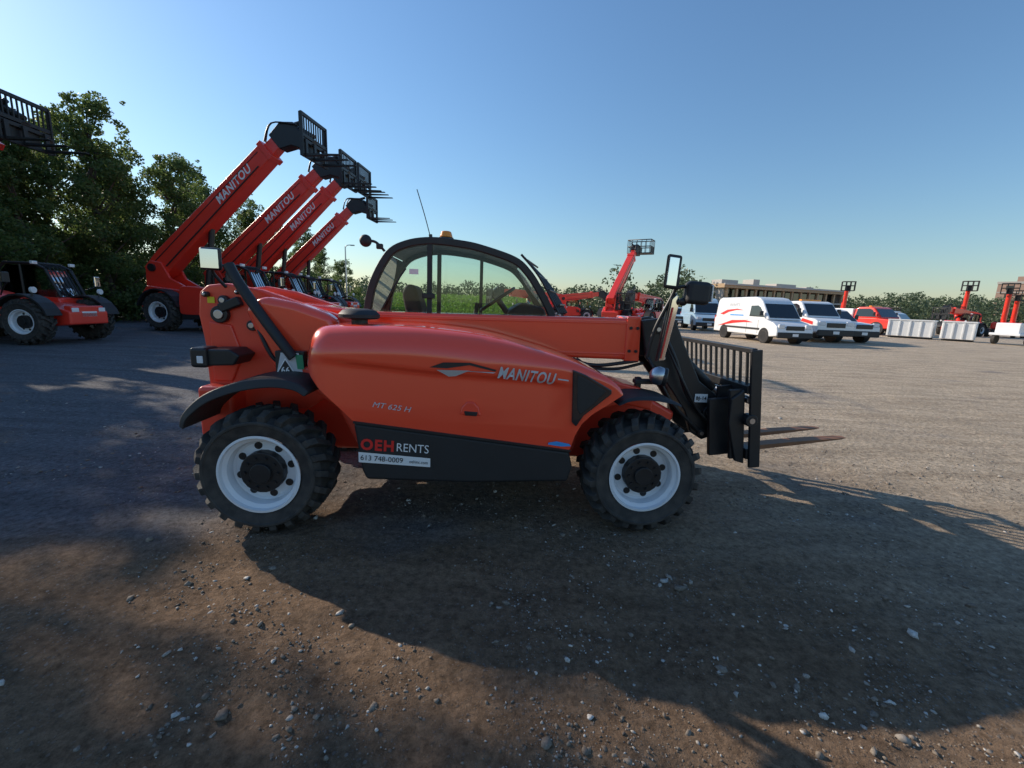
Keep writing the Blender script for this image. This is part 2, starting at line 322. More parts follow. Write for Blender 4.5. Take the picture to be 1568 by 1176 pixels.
decal("head_label",[(2.90,.70),(3.0,.70),(3.0,.765),(2.90,.765)],WDEC,T,lambda x,z:.655)
text("head_label_text","BJ-14",2.91,.712,.08,.035,BLK,T,lambda x,z:.652,bold=.03)
tube("head_hose_1",[(2.60,.64,1.22),(2.70,.60,1.02),(2.80,.60,.78),(2.96,.64,.60)],.013,BLK,T)
tube("head_hose_2",[(2.62,.64,1.16),(2.74,.58,.90),(2.90,.60,.66),(3.08,.66,.50)],.011,BLK,T)
tube("head_hose_3",[(2.5,.66,1.05),(2.58,.58,.88),(2.70,.58,.70),(2.95,.64,.48)],.013,BLK,T)
def ct(x,y,z):
    a=rad(-6.7); dx=x-3.30; dz=z-.30
    return (3.30+dx*math.cos(a)+dz*math.sin(a),y,.30-dx*math.sin(a)+dz*math.cos(a))
def cbox(name,x0,x1,y0,y1,z0,z1,m=BLK,bv=.006):
    vs=[ct(x,y,z) for x in(x0,x1) for y in(y0,y1) for z in(z0,z1)]
    return mesh(name,vs,[(0,1,3,2),(4,6,7,5),(0,4,5,1),(2,3,7,6),(0,2,6,4),(1,5,7,3)],m,T,bevel=bv)
cbox("carriage_end_near",3.235,3.315,.40,.425,.28,1.14)
cbox("carriage_end_far",3.235,3.315,1.60,1.625,.28,1.14)
cbox("carriage_top_bar",3.25,3.29,.42,1.60,1.115,1.15)
cbox("carriage_mid_bar",3.22,3.28,.42,1.60,.83,.89)
cbox("carriage_low_bar",3.22,3.28,.42,1.60,.34,.42)
cbox("carriage_plate",3.19,3.215,.78,1.32,.40,.72)
for i in range(13): 
    y=.50+i*.085; cbox("backrest_bar_%d"%i,3.262,3.278,y,y+.016,.88,1.12,bv=0)
for i,y in enumerate((.46,.62,1.38,1.54)): cbox("carriage_web_%d"%i,3.12,3.22,y,y+.03,.34,.86)
cbox("coupler_near",3.02,3.20,.56,.60,.34,.78); cbox("coupler_far",3.02,3.20,1.12,1.16,.34,.78)
cyl("fork_shaft",ct(3.25,.42,.78),ct(3.25,1.60,.78),.028,STEEL,T)
prism("carriage_side_cheek",[ct(3.10,0,.62)[::2],ct(3.12,0,.80)[::2],ct(3.22,0,.86)[::2],ct(3.22,0,.30)[::2],ct(3.15,0,.33)[::2]],.44,.47,BLK,T,bevel=.01)
cyl("cheek_boss",(3.2,.385,.63),(3.2,.46,.63),.045,BLK,T,bevel=.006); cyl("cheek_pin",(3.2,.38,.63),(3.2,.39,.63),.02,STEEL,T)
for nm,y,mm in (("fork_near",.68,RUST),("fork_far",.96,RUST)):
    cbox(nm+"_shank",3.29,3.325,y,y+.10,.30,.82)
    a=rad(7.5); L=.92
    vs=[]
    for s_,th,wd in ((0,.038,.10),(.55*L,.03,.10),(.93*L,.012,.08),(L,.006,.05)):
        x=3.31+s_*math.cos(a); z=.30+s_*math.sin(a)
        for dy,dz in ((-wd/2,0),(wd/2,0),(wd/2,th),(-wd/2,th)): vs.append((x,y+.05+dy,z+dz))
    fs=[(0,1,2,3),(15,14,13,12)]+[(q*4+e,q*4+(e+1)%4,q*4+4+(e+1)%4,q*4+4+e) for q in range(3) for e in range(4)]
    mesh(nm+"_blade",vs,fs,mm,T,bevel=.003)
cyl("front_lamp_body",(2.42,.30,.955),(2.50,.27,.945),.062,BLK,T,bevel=.012)
sphere("front_lamp_dome",(2.44,.27,.955),.062,STEEL,T,(1,.8,1)); 
box("front_lamp_bracket",(2.38,.36,.90),(.14,.06,.03),BLK,T,bevel=.006)
box("front_lamp_post",(2.36,.42,.85),(.04,.04,.14),BLK,T,bevel=.006)
vsl=[(2.495,1.03),(2.54,1.035),(2.61,1.45),(2.585,1.49),(2.545,1.45)]
prism("marker_panel",vsl,.44,.47,CHR,T,bevel=.006)
prism("marker_panel_edge",[(2.488,1.03),(2.500,1.03),(2.552,1.45),(2.585,1.50),(2.54,1.46)],.43,.475,BLK,T,bevel=.002)
prism("marker_panel_stripe",[(2.507,1.05),(2.518,1.05),(2.568,1.40),(2.555,1.40)],.434,.45,RDEC,T,bevel=.002)
tube("mirror_stalk",[(2.44,.50,1.05),(2.47,.48,1.25),(2.56,.44,1.50),(2.57,.42,1.60)],.013,BLK,T)
tube("mirror_stalk_cross",[(2.56,.43,1.52),(2.62,.42,1.54),(2.70,.42,1.50)],.011,BLK,T)
box("front_mirror",(2.52,.40,1.63),(.11,.035,.22),BLKP,T,bevel=.018,rot=(0,.05,.25))
box("front_mirror_glass",(2.513,.379,1.63),(.075,.005,.18),CHR,T,bevel=.002,rot=(0,.05,.25))
box("front_work_lamp",(2.70,.40,1.50),(.16,.10,.15),BLKP,T,bevel=.03,rot=(0,.05,0))
box("front_work_lamp_lens",(2.788,.40,1.50),(.01,.08,.11),LENS,T,bevel=.004)
sphere("lamp_knuckle",(2.62,.42,1.44),.028,BLK,T)
# cab
out=[(.335,1.15),(.347,1.291),(.40,1.516),(.524,1.739),(.672,1.828),(.868,1.862),(1.10,1.848),(1.265,1.82),(1.52,1.744),(1.64,1.65),(1.736,1.52),(1.851,1.321),(1.90,1.15)]
outc=crom(out,5,False)
def ribbon(name,pts,y0,y1,wd,m):
    n=len(pts); vs=[];fs=[]
    cx=1.1;cz=1.3
    for i,(x,z) in enumerate(pts):
        a=pts[max(0,i-1)]; b=pts[min(n-1,i+1)]; d=Vector((b[0]-a[0],b[1]-a[1])).normalized(); nn=Vector((d.y,-d.x))
        if nn.dot(Vector((cx-x,cz-z)))<0: nn=-nn
        for yy,k in ((y0,0),(y0,wd),(y1,wd),(y1,0)): vs.append((x+nn.x*k,yy,z+nn.y*k))
    for i in range(n-1):
        for e in range(4): fs.append((i*4+e,i*4+(e+1)%4,i*4+4+(e+1)%4,i*4+4+e))
    fs+=[(0,1,2,3),(n*4-1,n*4-2,n*4-3,n*4-4)]
    return mesh(name,vs,fs,m,T,smooth=40,bevel=.008,seg=2)
ribbon("cab_frame_near",outc,1.0,1.06,.055,BLK)
ribbon("cab_frame_far",outc,1.70,1.76,.055,BLK)
ribbon("cab_roof",outc[15:43],1.055,1.705,.022,BLK)
prism("cab_pillar_near",[(.835,1.15),(.838,1.86),(.875,1.86),(.872,1.15)],1.005,1.05,BLK,T,bevel=.005)
prism("cab_pillar_far",[(.835,1.15),(.838,1.86),(.875,1.86),(.872,1.15)],1.71,1.75,BLK,T,bevel=.005)
ip=[(x+(1.1-x)*.04,z+(1.3-z)*.04) for x,z in outc]
prism("cab_glass_near",ip,1.028,1.032,GLS,T)
prism("cab_glass_far",ip,1.73,1.734,GLS,T)
prism("cab_lower_body",[(.33,1.18),(1.92,1.18),(1.95,.6),(1.7,.42),(.6,.42),(.36,.7)],1.08,1.74,RED2,T,bevel=.02)
def strip(name,p,q,m,y0=1.06,y1=1.70):
    mesh(name,[(p[0],y0,p[1]),(p[0],y1,p[1]),(q[0],y1,q[1]),(q[0],y0,q[1])],[(0,1,2,3)],m,T)
strip("cab_windshield",(1.53,1.735),(1.85,1.30),GLS); strip("cab_rear_glass",(.52,1.73),(.36,1.28),GLS)
for i in range(6):
    o_=.01+.035*i
    tube("windshield_guard_%d"%i,[(1.55+o_,.99+i*.12,1.765-o_*.3),(1.70+o_,.99+i*.12,1.60-o_*.2),(1.87+o_,.99+i*.12,1.32)],.009,BLK,T)
for i in range(4):
    z=1.72-i*.11; x=1.61+.09*i; cyl("windshield_guard_rung_%d"%i,(x,.99,z),(x+.15,1.58,z),.008,BLK,T,seg=8)
tube("wiper",[(.50,.995,1.32),(.60,.99,1.50),(.68,.99,1.62)],.006,BLK,T)
prism("window_latch",[(.80,1.40),(.90,1.40),(.90,1.44),(.80,1.44)],.99,1.01,BLK,T,bevel=.006)
decal("window_sticker",[(.70,1.58),(.77,1.58),(.77,1.62),(.70,1.62)],WDEC,T,lambda x,z:1.02)
box("door_frame_far",(1.25,1.69,1.50),(.03,.03,.60),BLK,T)
prism("seat_cushion",[(.72,1.08),(.72,1.18),(1.16,1.20),(1.18,1.10)],1.18,1.60,SEAT,T,bevel=.04)
prism("seat_back",[(.66,1.15),(.60,1.44),(.64,1.52),(.72,1.50),(.80,1.18)],1.20,1.58,SEAT,T,bevel=.04)
prism("dashboard",[(1.50,1.15),(1.48,1.32),(1.60,1.40),(1.78,1.36),(1.85,1.15)],1.12,1.68,BLKP,T,bevel=.03)
def torus(name,c,Rr,r,m,parent,tilt):
    vs=[];fs=[]
    e=Matrix.Rotation(tilt,3,'Y')
    for i in range(28):
        for j in range(8):
            a=2*math.pi*i/28;b=2*math.pi*j/8
            v=e@Vector(((Rr+r*math.cos(b))*math.cos(a),(Rr+r*math.cos(b))*math.sin(a),r*math.sin(b))); vs.append(v+Vector(c))
    for i in range(28):
        for j in range(8): fs.append((i*8+j,i*8+(j+1)%8,((i+1)%28)*8+(j+1)%8,((i+1)%28)*8+j))
    return mesh(name,vs,fs,m,parent,smooth=60)
torus("steering_wheel",(1.40,1.40,1.42),.17,.014,BLK,T,rad(-35)); cyl("steering_column",(1.40,1.40,1.42),(1.55,1.40,1.22),.025,BLK,T)
tube("joystick",[(1.20,1.12,1.2),(1.22,1.12,1.32),(1.23,1.12,1.38)],.018,BLK,T)
cyl("beacon_base",(.96,1.25,1.865),(.96,1.25,1.895),.06,BLK,T); cyl("beacon",(.96,1.25,1.895),(.96,1.25,1.945),.055,AMB,T,r2=.04,bevel=.012)
tube("antenna",[(.85,1.15,1.86),(.80,1.15,2.04),(.74,1.15,2.23)],.0035,BLK,T)
cyl("antenna_base",(.85,1.15,1.85),(.845,1.15,1.90),.014,BLK,T)
tube("side_mirror_arm",[(.52,1.0,1.74),(.46,.97,1.80),(.40,.92,1.80)],.010,BLK,T); sphere("side_mirror_ball",(.40,.92,1.80),.045,BLKP,T,(1,.7,1)); box("side_mirror_clip",(.49,.97,1.77),(.05,.03,.04),BLK,T,bevel=.008)
ZC=.345
wheel("rear_right_wheel",(0,.0,ZC),.39,.30,.235,T,rot=.1)
wheel("front_right_wheel",(2.318,.03,ZC),.385,.30,.225,T,rot=.2)
wheel("rear_left_wheel",(0,1.80,ZC),.39,.30,.235,T,side=1,rot=.1,full=False)
wheel("front_left_wheel",(2.318,1.80,ZC),.39,.30,.235,T,side=1,full=False)
cyl("rear_axle",(0,.25,ZC),(0,1.6,ZC),.07,BLK,T); cyl("front_axle",(2.318,.25,ZC),(2.318,1.6,ZC),.07,BLK,T)

# ------------------------------------------------------------ fleet telehandler with raised boom
def fleet(loc,rz,scale=1,ang=40,L=5.6,forks=True,label=True,basket=False,ext=.9,bt=1.15):
    E=empty("telehandler",loc,rz,scale)
    wr=.68
    for nm,x,y,s in (("rear_right_wheel",0,0,-1),("front_right_wheel",3.0,0,-1),("rear_left_wheel",0,2.4,1),("front_left_wheel",3.0,2.4,1)):
        wheel(nm,(x,y,wr),wr,.42,.36,E,lugs=18,side=s,full=False)
    prism("chassis",[(-1.2,.75),(-1.25,1.2),(-.9,1.6),(.2,1.5),(3.2,1.2),(3.9,1.0),(3.9,.6),(3.0,.5),(0,.5)],.55,1.85,REDF,E,bevel=.05)
    prism("engine_pod",crom([(.75,.75),(.80,1.45),(1.0,1.62),(1.9,1.55),(2.3,1.35),(2.35,.95),(2.2,.68),(1.0,.62)],4),.10,.85,REDF,E,bevel=.08)
    prism("engine_skirt",[(.8,.45),(.8,.72),(2.3,.72),(2.3,.5)],.12,.8,BLK,E,bevel=.03)
    prism("pod_vent",[(1.75,1.42),(2.15,1.25),(2.2,1.0),(1.85,1.02)],.085,.12,DGL,E)
    for nm,x in (("rear_mudguard",0),("front_mudguard",3.0)):
        pts=[(x+.82*math.cos(rad(a)),wr+.82*math.sin(rad(a))) for a in range(15,166,15)]
        inn=[(x+.77*math.cos(rad(a)),wr+.77*math.sin(rad(a))) for a in range(165,14,-15)]
        prism(nm+"_right",pts+inn,-.02,.44,BLKP,E); prism(nm+"_left",pts+inn,1.96,2.42,BLKP,E)
    prism("cab_base",[(.9,.6),(.9,1.45),(2.7,1.40),(2.85,.9),(2.6,.55)],1.5,2.35,REDF,E,bevel=.05)
    gl=[(.98,1.45),(1.02,2.2),(1.2,2.38),(2.05,2.38),(2.35,2.25),(2.72,1.42)]
    prism("cab_glass_right",gl,1.53,1.54,GLS,E); prism("cab_glass_left",gl,2.31,2.32,GLS,E)
    mesh("cab_windshield",[(2.72,1.53,1.42),(2.72,2.32,1.42),(2.35,2.32,2.25),(2.35,1.53,2.25)],[(0,1,2,3)],GLS,E)
    prism("seat",[(1.2,1.35),(1.15,2.0),(1.3,2.05),(1.4,1.6),(1.8,1.6),(1.8,1.35)],1.7,2.15,SEAT,E,bevel=.05); box("dashboard",(2.45,1.92,1.5),(.3,.7,.3),BLK,E,bevel=.05)
    fr=[(.93,1.40),(.98,2.25),(1.18,2.44),(2.08,2.44),(2.42,2.28),(2.80,1.40)]
    for y in (1.50,2.34):
        for i in range(5): tube("cab_frame_%d_%d"%(i,int(y*100)),[(fr[i][0],y,fr[i][1]),(fr[i+1][0],y,fr[i+1][1])],.045,BLK,E,False)
    tube("cab_pillar",[(1.65,1.50,1.4),(1.65,1.50,2.42)],.035,BLK,E,False); tube("cab_pillar_left",[(1.65,2.34,1.4),(1.65,2.34,2.42)],.035,BLK,E,False)
    box("cab_roof",(1.62,1.92,2.45),(1.0,.84,.06),BLK,E,bevel=.03)
    for i in range(6):
        y=1.6+i*.13; tube("roof_guard_%d"%i,[(1.9,y,2.50),(2.45,y,2.32),(2.84,y,1.5)],.014,BLK,E,False)
    box("front_panel",(3.75,1.2,.95),(.25,1.1,.45),REDF,E,bevel=.05); box("licence_plate",(3.89,1.2,.92),(.02,.5,.16),WDEC,E)
    for y in (.75,1.65): box("head_lamp_%d"%int(y*100),(3.89,y,1.05),(.04,.22,.13),LENS,E,bevel=.02)
    for y in (.15,2.3): 
        cyl("fender_lamp_%d"%int(y*100),(3.3,y,1.62),(3.36,y,1.62),.09,LENS,E,seg=16); tube("fender_lamp_post_%d"%int(y*100),[(3.28,y,1.4),(3.28,y,1.62)],.025,BLK,E,False)
    for y in (1.1,2.3): box("work_lamp_%d"%int(y*100),(2.5,y,2.45),(.10,.16,.10),LENS,E,bevel=.02)
    tube("mirror_arm",[(2.6,2.35,1.6),(3.0,2.6,1.8),(3.0,2.6,2.0)],.02,BLK,E); box("mirror",(3.0,2.6,1.95),(.06,.2,.34),CHR,E,bevel=.02)
    tube("right_mirror_arm",[(2.4,.15,1.45),(2.75,-.05,1.7),(2.9,-.1,1.8)],.02,BLK,E); box("right_mirror",(2.9,-.12,1.95),(.06,.20,.30),BLK,E,bevel=.03); box("right_mirror_glass",(2.865,-.12,1.95),(.01,.17,.26),CHR,E)
    tp=[(-1.2,1.3),(-1.15,2.25),(-.9,2.5),(-.5,2.45),(-.2,1.9),(.6,1.5),(.3,1.2),(-.6,1.0)]
    prism("tower_plate",tp,.82,.92,REDF,E,bevel=.03); prism("tower_plate_far",tp,1.52,1.62,REDF,E,bevel=.03)
    cyl("boom_pivot",(-.85,.74,2.25),(-.85,1.70,2.25),.14,BLK,E)
    a=rad(ang); ca,sa=math.cos(a),math.sin(a); P=(-.85,2.25)
    def b(u,v): return (P[0]+u*ca-v*sa,P[1]+u*sa+v*ca)
    k=bt
    prism("boom_outer",[b(-.35,-.25*k),b(-.35,.28*k),b(.5,.34*k),b(L,.26*k),b(L,-.26*k),b(1.2,-.36*k),b(.2,-.40*k)],.93,1.47,REDF,E,bevel=.04)
    prism("boom_collar",[b(L-.18,.30*k),b(L+.02,.30*k),b(L+.02,-.30*k),b(L-.18,-.30*k)],.90,1.50,REDF,E,bevel=.02)
    prism("boom_side_rib",[b(.2,.17),b(L-.3,.15),b(L-.3,.13),b(.2,.14)],.915,.95,BLK,E)
    prism("boom_side_pipe",[b(.4,-.24),b(L-.6,-.20),b(L-.6,-.23),b(.4,-.28)],.90,.94,BLK,E)
    prism("boom_inner",[b(L-.2,.20*k),b(L+ext,.18*k),b(L+ext,-.18*k),b(L-.2,-.20*k)],1.02,1.38,REDF,E,bevel=.02)
    if label: text("boom_lettering","MANITOU",*b(L*.58,-.15),1.75,.30,WDEC,E,lambda x,z:.926,ang=a,shear=.2,bold=.025,off=.006)
    tube("lift_cylinder",[(.9,1.2,1.1),(b(L*.42,-.34)[0],1.2,b(L*.42,-.34)[1])],.10,BLK,E,False)
    hh=[b(L+ext-.25,.30),b(L+ext+.35,.34),b(L+ext+.70,.02),b(L+ext+.66,-.62),b(L+ext+.42,-.88),b(L+ext+.15,-.48),b(L+ext-.25,-.28)]
    prism("boom_head",hh,.98,1.42,BLK,E,bevel=.03)
    q=b(L+ext+.55,-.45)
    cyl("tilt_cylinder",(b(L+ext-.2,.1)[0],1.2,b(L+ext-.2,.1)[1]+.35),(q[0],1.2,q[1]+.5),.07,BLK,E)
    for kk,yy in enumerate((.94,1.02,1.38,1.46)): tube("head_hose_%d"%kk,[(b(L+ext-.5,.22)[0],yy,b(L+ext-.5,.22)[1]),(b(L+ext+.1,.46+.05*kk)[0],yy,b(L+ext+.1,.46+.05*kk)[1]),(q[0]-.05,yy,q[1]+.35)],.025,BLK,E)
    cx,cz=q[0]+.42,q[1]-.72
    if basket:
        cz=q[1]-.1
        for z in (0,.55,1.1):
            tube("basket_rail_%d"%int(z*100),[(cx,0.2,cz+z),(cx+1.1,0.2,cz+z),(cx+1.1,2.2,cz+z),(cx,2.2,cz+z),(cx,0.2,cz+z)],.04,BLK,E,False)
        for (x,y) in [(cx+i*.37,yy) for i in range(4) for yy in (.2,2.2)]+[(cx+xx,.2+j*.4) for j in range(6) for xx in (0,1.1)]:
            tube("basket_post_%d_%d"%(int(x*100),int(y*100)),[(x,y,cz),(x,y,cz+1.1)],.025,BLK,E,False)
        box("basket_floor",(cx+.55,1.2,cz),(1.1,2.0,.06),BLK,E); box("basket_link",(cx-.15,1.2,cz+.2),(.6,.5,.5),BLK,E,bevel=.04)
        box("basket_panel",(cx+.55,.22,cz+.25),(1.1,.03,.5),BLK,E)
    elif forks:
        cyl("carriage_link",(q[0]-.05,1.2,q[1]),(cx,1.2,cz+.5),.16,BLK,E)
        cyl("carriage_link_upper",(q[0]-.1,1.2,q[1]+.3),(cx,1.2,cz+.75),.09,BLK,E)
        for z in (0.0,.48,.62,1.25): box("carriage_bar_%d"%int(z*100),(cx,1.2,cz+z),(.08,1.5,.11),BLK,E,bevel=.01)
        box("carriage_plate",(cx-.08,1.2,cz+.3),(.06,.9,.6),BLK,E,bevel=.01)
        for i in range(11): box("backrest_bar_%d"%i,(cx,.50+i*.14,cz+.93),(.035,.035,.62),BLK,E)
        for y in (.46,1.94): box("carriage_end_%d"%int(y*100),(cx,y,cz+.62),(.12,.05,1.32),BLK,E)
        for y in (.6,1.1,1.72):
            prism("fork_%d"%int(y*100),[(cx+.04,cz+.5),(cx+.10,cz+.5),(cx+.11,cz+.05),(cx+1.25,cz+.03),(cx+1.25,cz+.0),(cx+.04,cz-.03)],y-.06,y+.06,BLK,E,bevel=.006)
    return E
fleet((-12.6,15.3,0),rad(-6),1.0,41,L=6.2,ext=.6)
fleet((-12.9,18.9,0),rad(-3),1.0,41.5,L=6.1,ext=.8)
fleet((-13.3,21.8,0),rad(-3),1.0,43,L=6.3)
fleet((-14.0,26.2,0),rad(-3),1.02,42.5)
fleet((-14.3,10.25,0),rad(2),.82,58,L=4.5,ext=.3,label=False)
fleet((8.4,31.8,0),rad(58),.94,42,L=5.2,basket=True,label=False)
fleet((2.6,36,0),rad(-160),.9,4,L=4.8,label=False)
fleet((10.2,35.5,0),rad(-130),.9,4,L=4.6,label=False)
fleet((4.2,41,0),rad(10),.9,8,L=4.8,label=False)
fleet((46.5,46,0),rad(200),.9,6,L=4.8,label=False)

# ------------------------------------------------------------ road vehicles
def rwheel(nm,x,y,r,parent,s):
    lathe(nm+"_tyre",[(a,b*s) for a,b in [(r*.62,.02),(r*.8,-.005),(r*.97,.02),(r,.06),(r,.18),(r*.95,.22),(r*.6,.22)]],(x,y,r),RUB,parent,seg=28)
    lathe(nm+"_rim",[(a,b*s) for a,b in [(r*.64,.02),(r*.6,.03),(r*.5,.05),(r*.2,.02),(0,.02)]],(x,y,r),STEEL,parent,seg=28)
def vehicle(name,loc,rz,L,W,lower,upper,sidewins,front,wheels,wr,paint,belt,ts,extra=None,scale=1):
    E=empty(name,loc,rz,scale)
    prism("body_lower",lower,0,W,paint,E,bevel=.09,seg=4)
    prism("body_upper",upper,.03,W-.03,paint,E,bevel=.09,taper=(belt,ts),seg=4)
    for i,p in enumerate(sidewins): prism("side_window_%d"%i,p,.022,W-.022,DGL,E,taper=(belt,ts),bevel=.004)
    (x0,z0),(x1,z1)=front
    d=Vector((x1-x0,z1-z0)).normalized(); n=Vector((-d.y,d.x)); n=n if n.x>0 else -n
    def q(x,z,yin,o): return (x+n.x*o,yin+.03+max(0,z-belt)*ts,z+n.y*o)
    a=q(x0,z0,.10,.012); b=q(x1,z1,.10,.012)
    mesh("windshield",[a,(a[0],W-a[1],a[2]),(b[0],W-b[1],b[2]),b],[(0,1,2,3)],DGL,E)
    for i,x in enumerate(wheels):
        for s,y in ((1,-.01),(-1,W+.01)):
            rwheel("wheel_%d_%d"%(i,0 if s>0 else 1),x,y,wr,E,s)
            cyl("wheel_well_%d_%d"%(i,0 if s>0 else 1),(x,y+s*.005,wr+.03),(x,y+s*.3,wr+.03),wr*1.16,BLK,E,seg=24)
    box("front_bumper",(L-.02,W/2,.48),(.16,W*.96,.30),BLKP,E,bevel=.05)
    box("grille",(L-.005,W/2,.85),(.05,W*.5,.22),BLK,E,bevel=.02)
    for y in (.26,W-.26): box("headlamp_%d"%int(y*100),(L-.07,y,.93),(.16,.34,.22),LENS,E,bevel=.05)
    box("rear_bumper",(.02,W/2,.5),(.14,W*.95,.22),BLKP,E,bevel=.04)
    for y in (.06,W-.06): box("tail_lamp_%d"%int(y*100),(.0,y,1.15),(.05,.10,.4),RDEC,E,bevel=.02)
    for y,s in ((-.12,-1),(W+.12,1)): box("wing_mirror_%d"%(0 if s<0 else 1),(front[0][0]-.35,y,front[0][1]+.22),(.10,.2,.26),BLK,E,bevel=.04)
    box("licence_plate",(L+.068,W/2,.50),(.01,.32,.14),WDEC,E)
    if extra: extra(E)
    return E
vlow=[(0,.38),(0,1.2),(.1,1.28),(4.75,1.28),(5.55,1.10),(5.85,.90),(5.92,.72),(5.92,.42),(5.3,.36)]
vup=[(.02,1.26),(.06,2.20),(.14,2.36),(.40,2.44),(3.6,2.46),(4.0,2.40),(4.30,2.22),(5.12,1.24)]
def vdec(E):
    fy=lambda x,z:.03+max(0,z-1.2)*.07
    decal("side_swoosh",[(.5,1.45),(1.2,1.70),(2.2,1.78),(2.9,1.70),(2.2,1.70),(1.4,1.58),(.9,1.4)],RDEC,E,fy,.008)
    decal("side_swoosh_low",[(.4,.7),(1.9,1.1),(3.2,1.15),(3.9,1.05),(3.0,1.02),(2.0,.92)],RDEC,E,lambda x,z:-.0,.006)
    text("side_lettering","RENTS",1.4,1.92,1.0,.18,GREY,E,fy,bold=.02,off=.01)
    decal("side_phone",[(1.6,1.38),(2.9,1.38),(2.9,1.45),(1.6,1.45)],BDEC,E,fy,.008)
    for x in (3.35,4.35): box("door_seam_%d"%int(x*10),(x,-.002,.85),(.012,.006,.75),BLK,E)
    box("rub_strip",(2.9,-.01,.72),(3.2,.03,.10),BLKP,E)
vwin=[[(3.45,1.38),(3.47,1.96),(4.05,1.98),(4.32,1.86),(4.75,1.36)]]
vf=((5.04,1.34),(4.42,2.08))
vehicle("delivery_van",(12.02,26.2,0),rad(-84.5),5.92,2.0,vlow,vup,vwin,vf,[1.15,4.9],.36,WPT,1.2,.07,vdec,scale=.93)
vehicle("delivery_van",(14.6,38.5,0),rad(-100),5.92,2.0,vlow,vup,vwin,vf,[1.15,4.9],.36,BLUEV,1.2,.07)
slow=[(0,.42),(0,.98),(.1,1.05),(3.5,1.08),(4.45,.98),(4.68,.85),(4.7,.45),(4.0,.36)]
sup=[(.05,1.03),(.15,1.55),(.4,1.72),(2.3,1.74),(2.7,1.66),(3.45,1.05)]
swin=[[(.35,1.10),(.42,1.52),(1.1,1.62),(1.1,1.10)],[(1.18,1.10),(1.18,1.62),(2.25,1.62),(2.55,1.50),(3.0,1.10)]]
def tdec(E):
    box("box_body",(1.45,1.0,1.35),(2.8,1.96,1.0),WPT,E,bevel=.04); decal("box_stripe",[(.3,1.0),(2.8,1.1),(2.8,1.4),(.3,1.3)],RDEC,E,lambda x,z:.02,.008)
    box("light_bar",(3.7,1.0,2.04),(.2,1.1,.10),AMB,E,bevel=.03)
    decal("door_graphic",[(3.2,.7),(4.2,.95),(4.2,1.1),(3.2,1.0)],RDEC,E,lambda x,z:-.0,.006)
    decal("bonnet_graphic",[(4.5,1.0),(5.3,.85),(5.3,1.0),(4.6,1.15)],RDEC,E,lambda x,z:-.0,.006)
plow=[(0,.5),(0,1.12),(.1,1.18),(4.4,1.22),(5.35,1.15),(5.6,1.0),(5.62,.5),(4.8,.42)]
pup=[(2.9,1.17),(2.95,1.85),(3.15,1.98),(4.0,2.0),(4.25,1.92),(4.85,1.2)]
pwin=[[(3.05,1.28),(3.12,1.84),(3.95,1.86),(4.15,1.78),(4.5,1.28)]]
pf=((4.78,1.28),(4.30,1.86))
vehicle("service_truck",(15.6,29.6,0),rad(-84),5.62,1.95,plow,pup,pwin,pf,[1.1,4.6],.38,WPT,1.2,.10,tdec,scale=1.12)
vehicle("parked_car",(18.0,29.2,0),rad(-84),4.7,1.85,slow,sup,swin,((3.38,1.10),(2.76,1.62)),[.85,3.8],.34,WPT,1.05,.18,scale=1.08)
vehicle("pickup_truck",(22.6,38.5,0),rad(-82),5.62,1.95,plow,pup,pwin,pf,[1.1,4.6],.38,WPT,1.2,.10)
vehicle("pickup_truck",(27.2,46.5,0),rad(-70),5.62,1.95,plow,pup,pwin,pf,[1.1,4.6],.38,BLUEV,1.2,.10)
vehicle("flatbed_truck",(29.6,43.0,0),rad(-72),5.62,2.1,plow,pup,pwin,pf,[1.1,4.6],.42,REDF,1.2,.10,tdec,scale=1.2)
vehicle("pickup_truck",(32.6,43.5,0),rad(-60),5.62,2.1,plow,pup,pwin,pf,[1.1,4.6],.42,WPT,1.2,.10)
vehicle("parked_car",(13.6,42,0),rad(-95),4.7,1.85,slow,sup,swin,((3.38,1.10),(2.76,1.62)),[.85,3.8],.34,BLUEV,1.05,.18)
vehicle("delivery_van",(38.5,46,0),rad(-150),5.92,2.0,vlow,vup,vwin,vf,[1.15,4.9],.36,WPT,1.2,.07,scale=.9)
# ------------------------------------------------------------ boom lifts
def lift(loc,rz,H=5.6,sc_=1):
    E=empty("boom_lift",loc,rz,sc_)
    for i,(x,y) in enumerate(((-1.0,-.9),(1.0,-.9),(-1,.9),(1,.9))):
        cyl("wheel_%d"%i,(x,y-.15,.42),(x,y+.15,.42),.42,RUB,E,seg=24,bevel=.04); cyl("rim_%d"%i,(x,y-.16,.42),(x,y+.16,.42),.24,WHT,E,seg=20)
    box("chassis",(0,0,.62),(2.4,1.3,.34),BLK,E,bevel=.05); box("turntable",(-.1,0,1.15),(2.2,1.5,.7),REDF,E,bevel=.12)
    tube("lower_arm",[(-.7,0,1.3),(-.2,0,H*.62)],.20,REDF,E,False); tube("mid_arm",[(-.2,0,H*.62),(.1,0,1.8)],.17,REDF,E,False)
    tube("upper_arm",[(.15,.0,1.7),(.45,0,H-.6)],.19,REDF,E,False); box("arm_knuckle",(-.2,0,H*.62),(.4,.45,.4),BLK,E,bevel=.05)
    box("jib_head",(.5,0,H-.6),(.35,.4,.5),BLK,E,bevel=.05)
    for z in (H-.9,H-.35,H+.1): tube("basket_rail_%d"%int(z*100),[(.7,-.6,z),(1.5,-.6,z),(1.5,.6,z),(.7,.6,z),(.7,-.6,z)],.035,BLK,E,False)
    for x in (.7,1.1,1.5):
        for y in (-.6,-.2,.2,.6): tube("basket_post_%d_%d"%(int(x*10),int(y*10)),[(x,y,H-.9),(x,y,H+.1)],.028,BLK,E,False)
    box("basket_floor",(1.1,0,H-.9),(.8,1.2,.06),BLK,E)
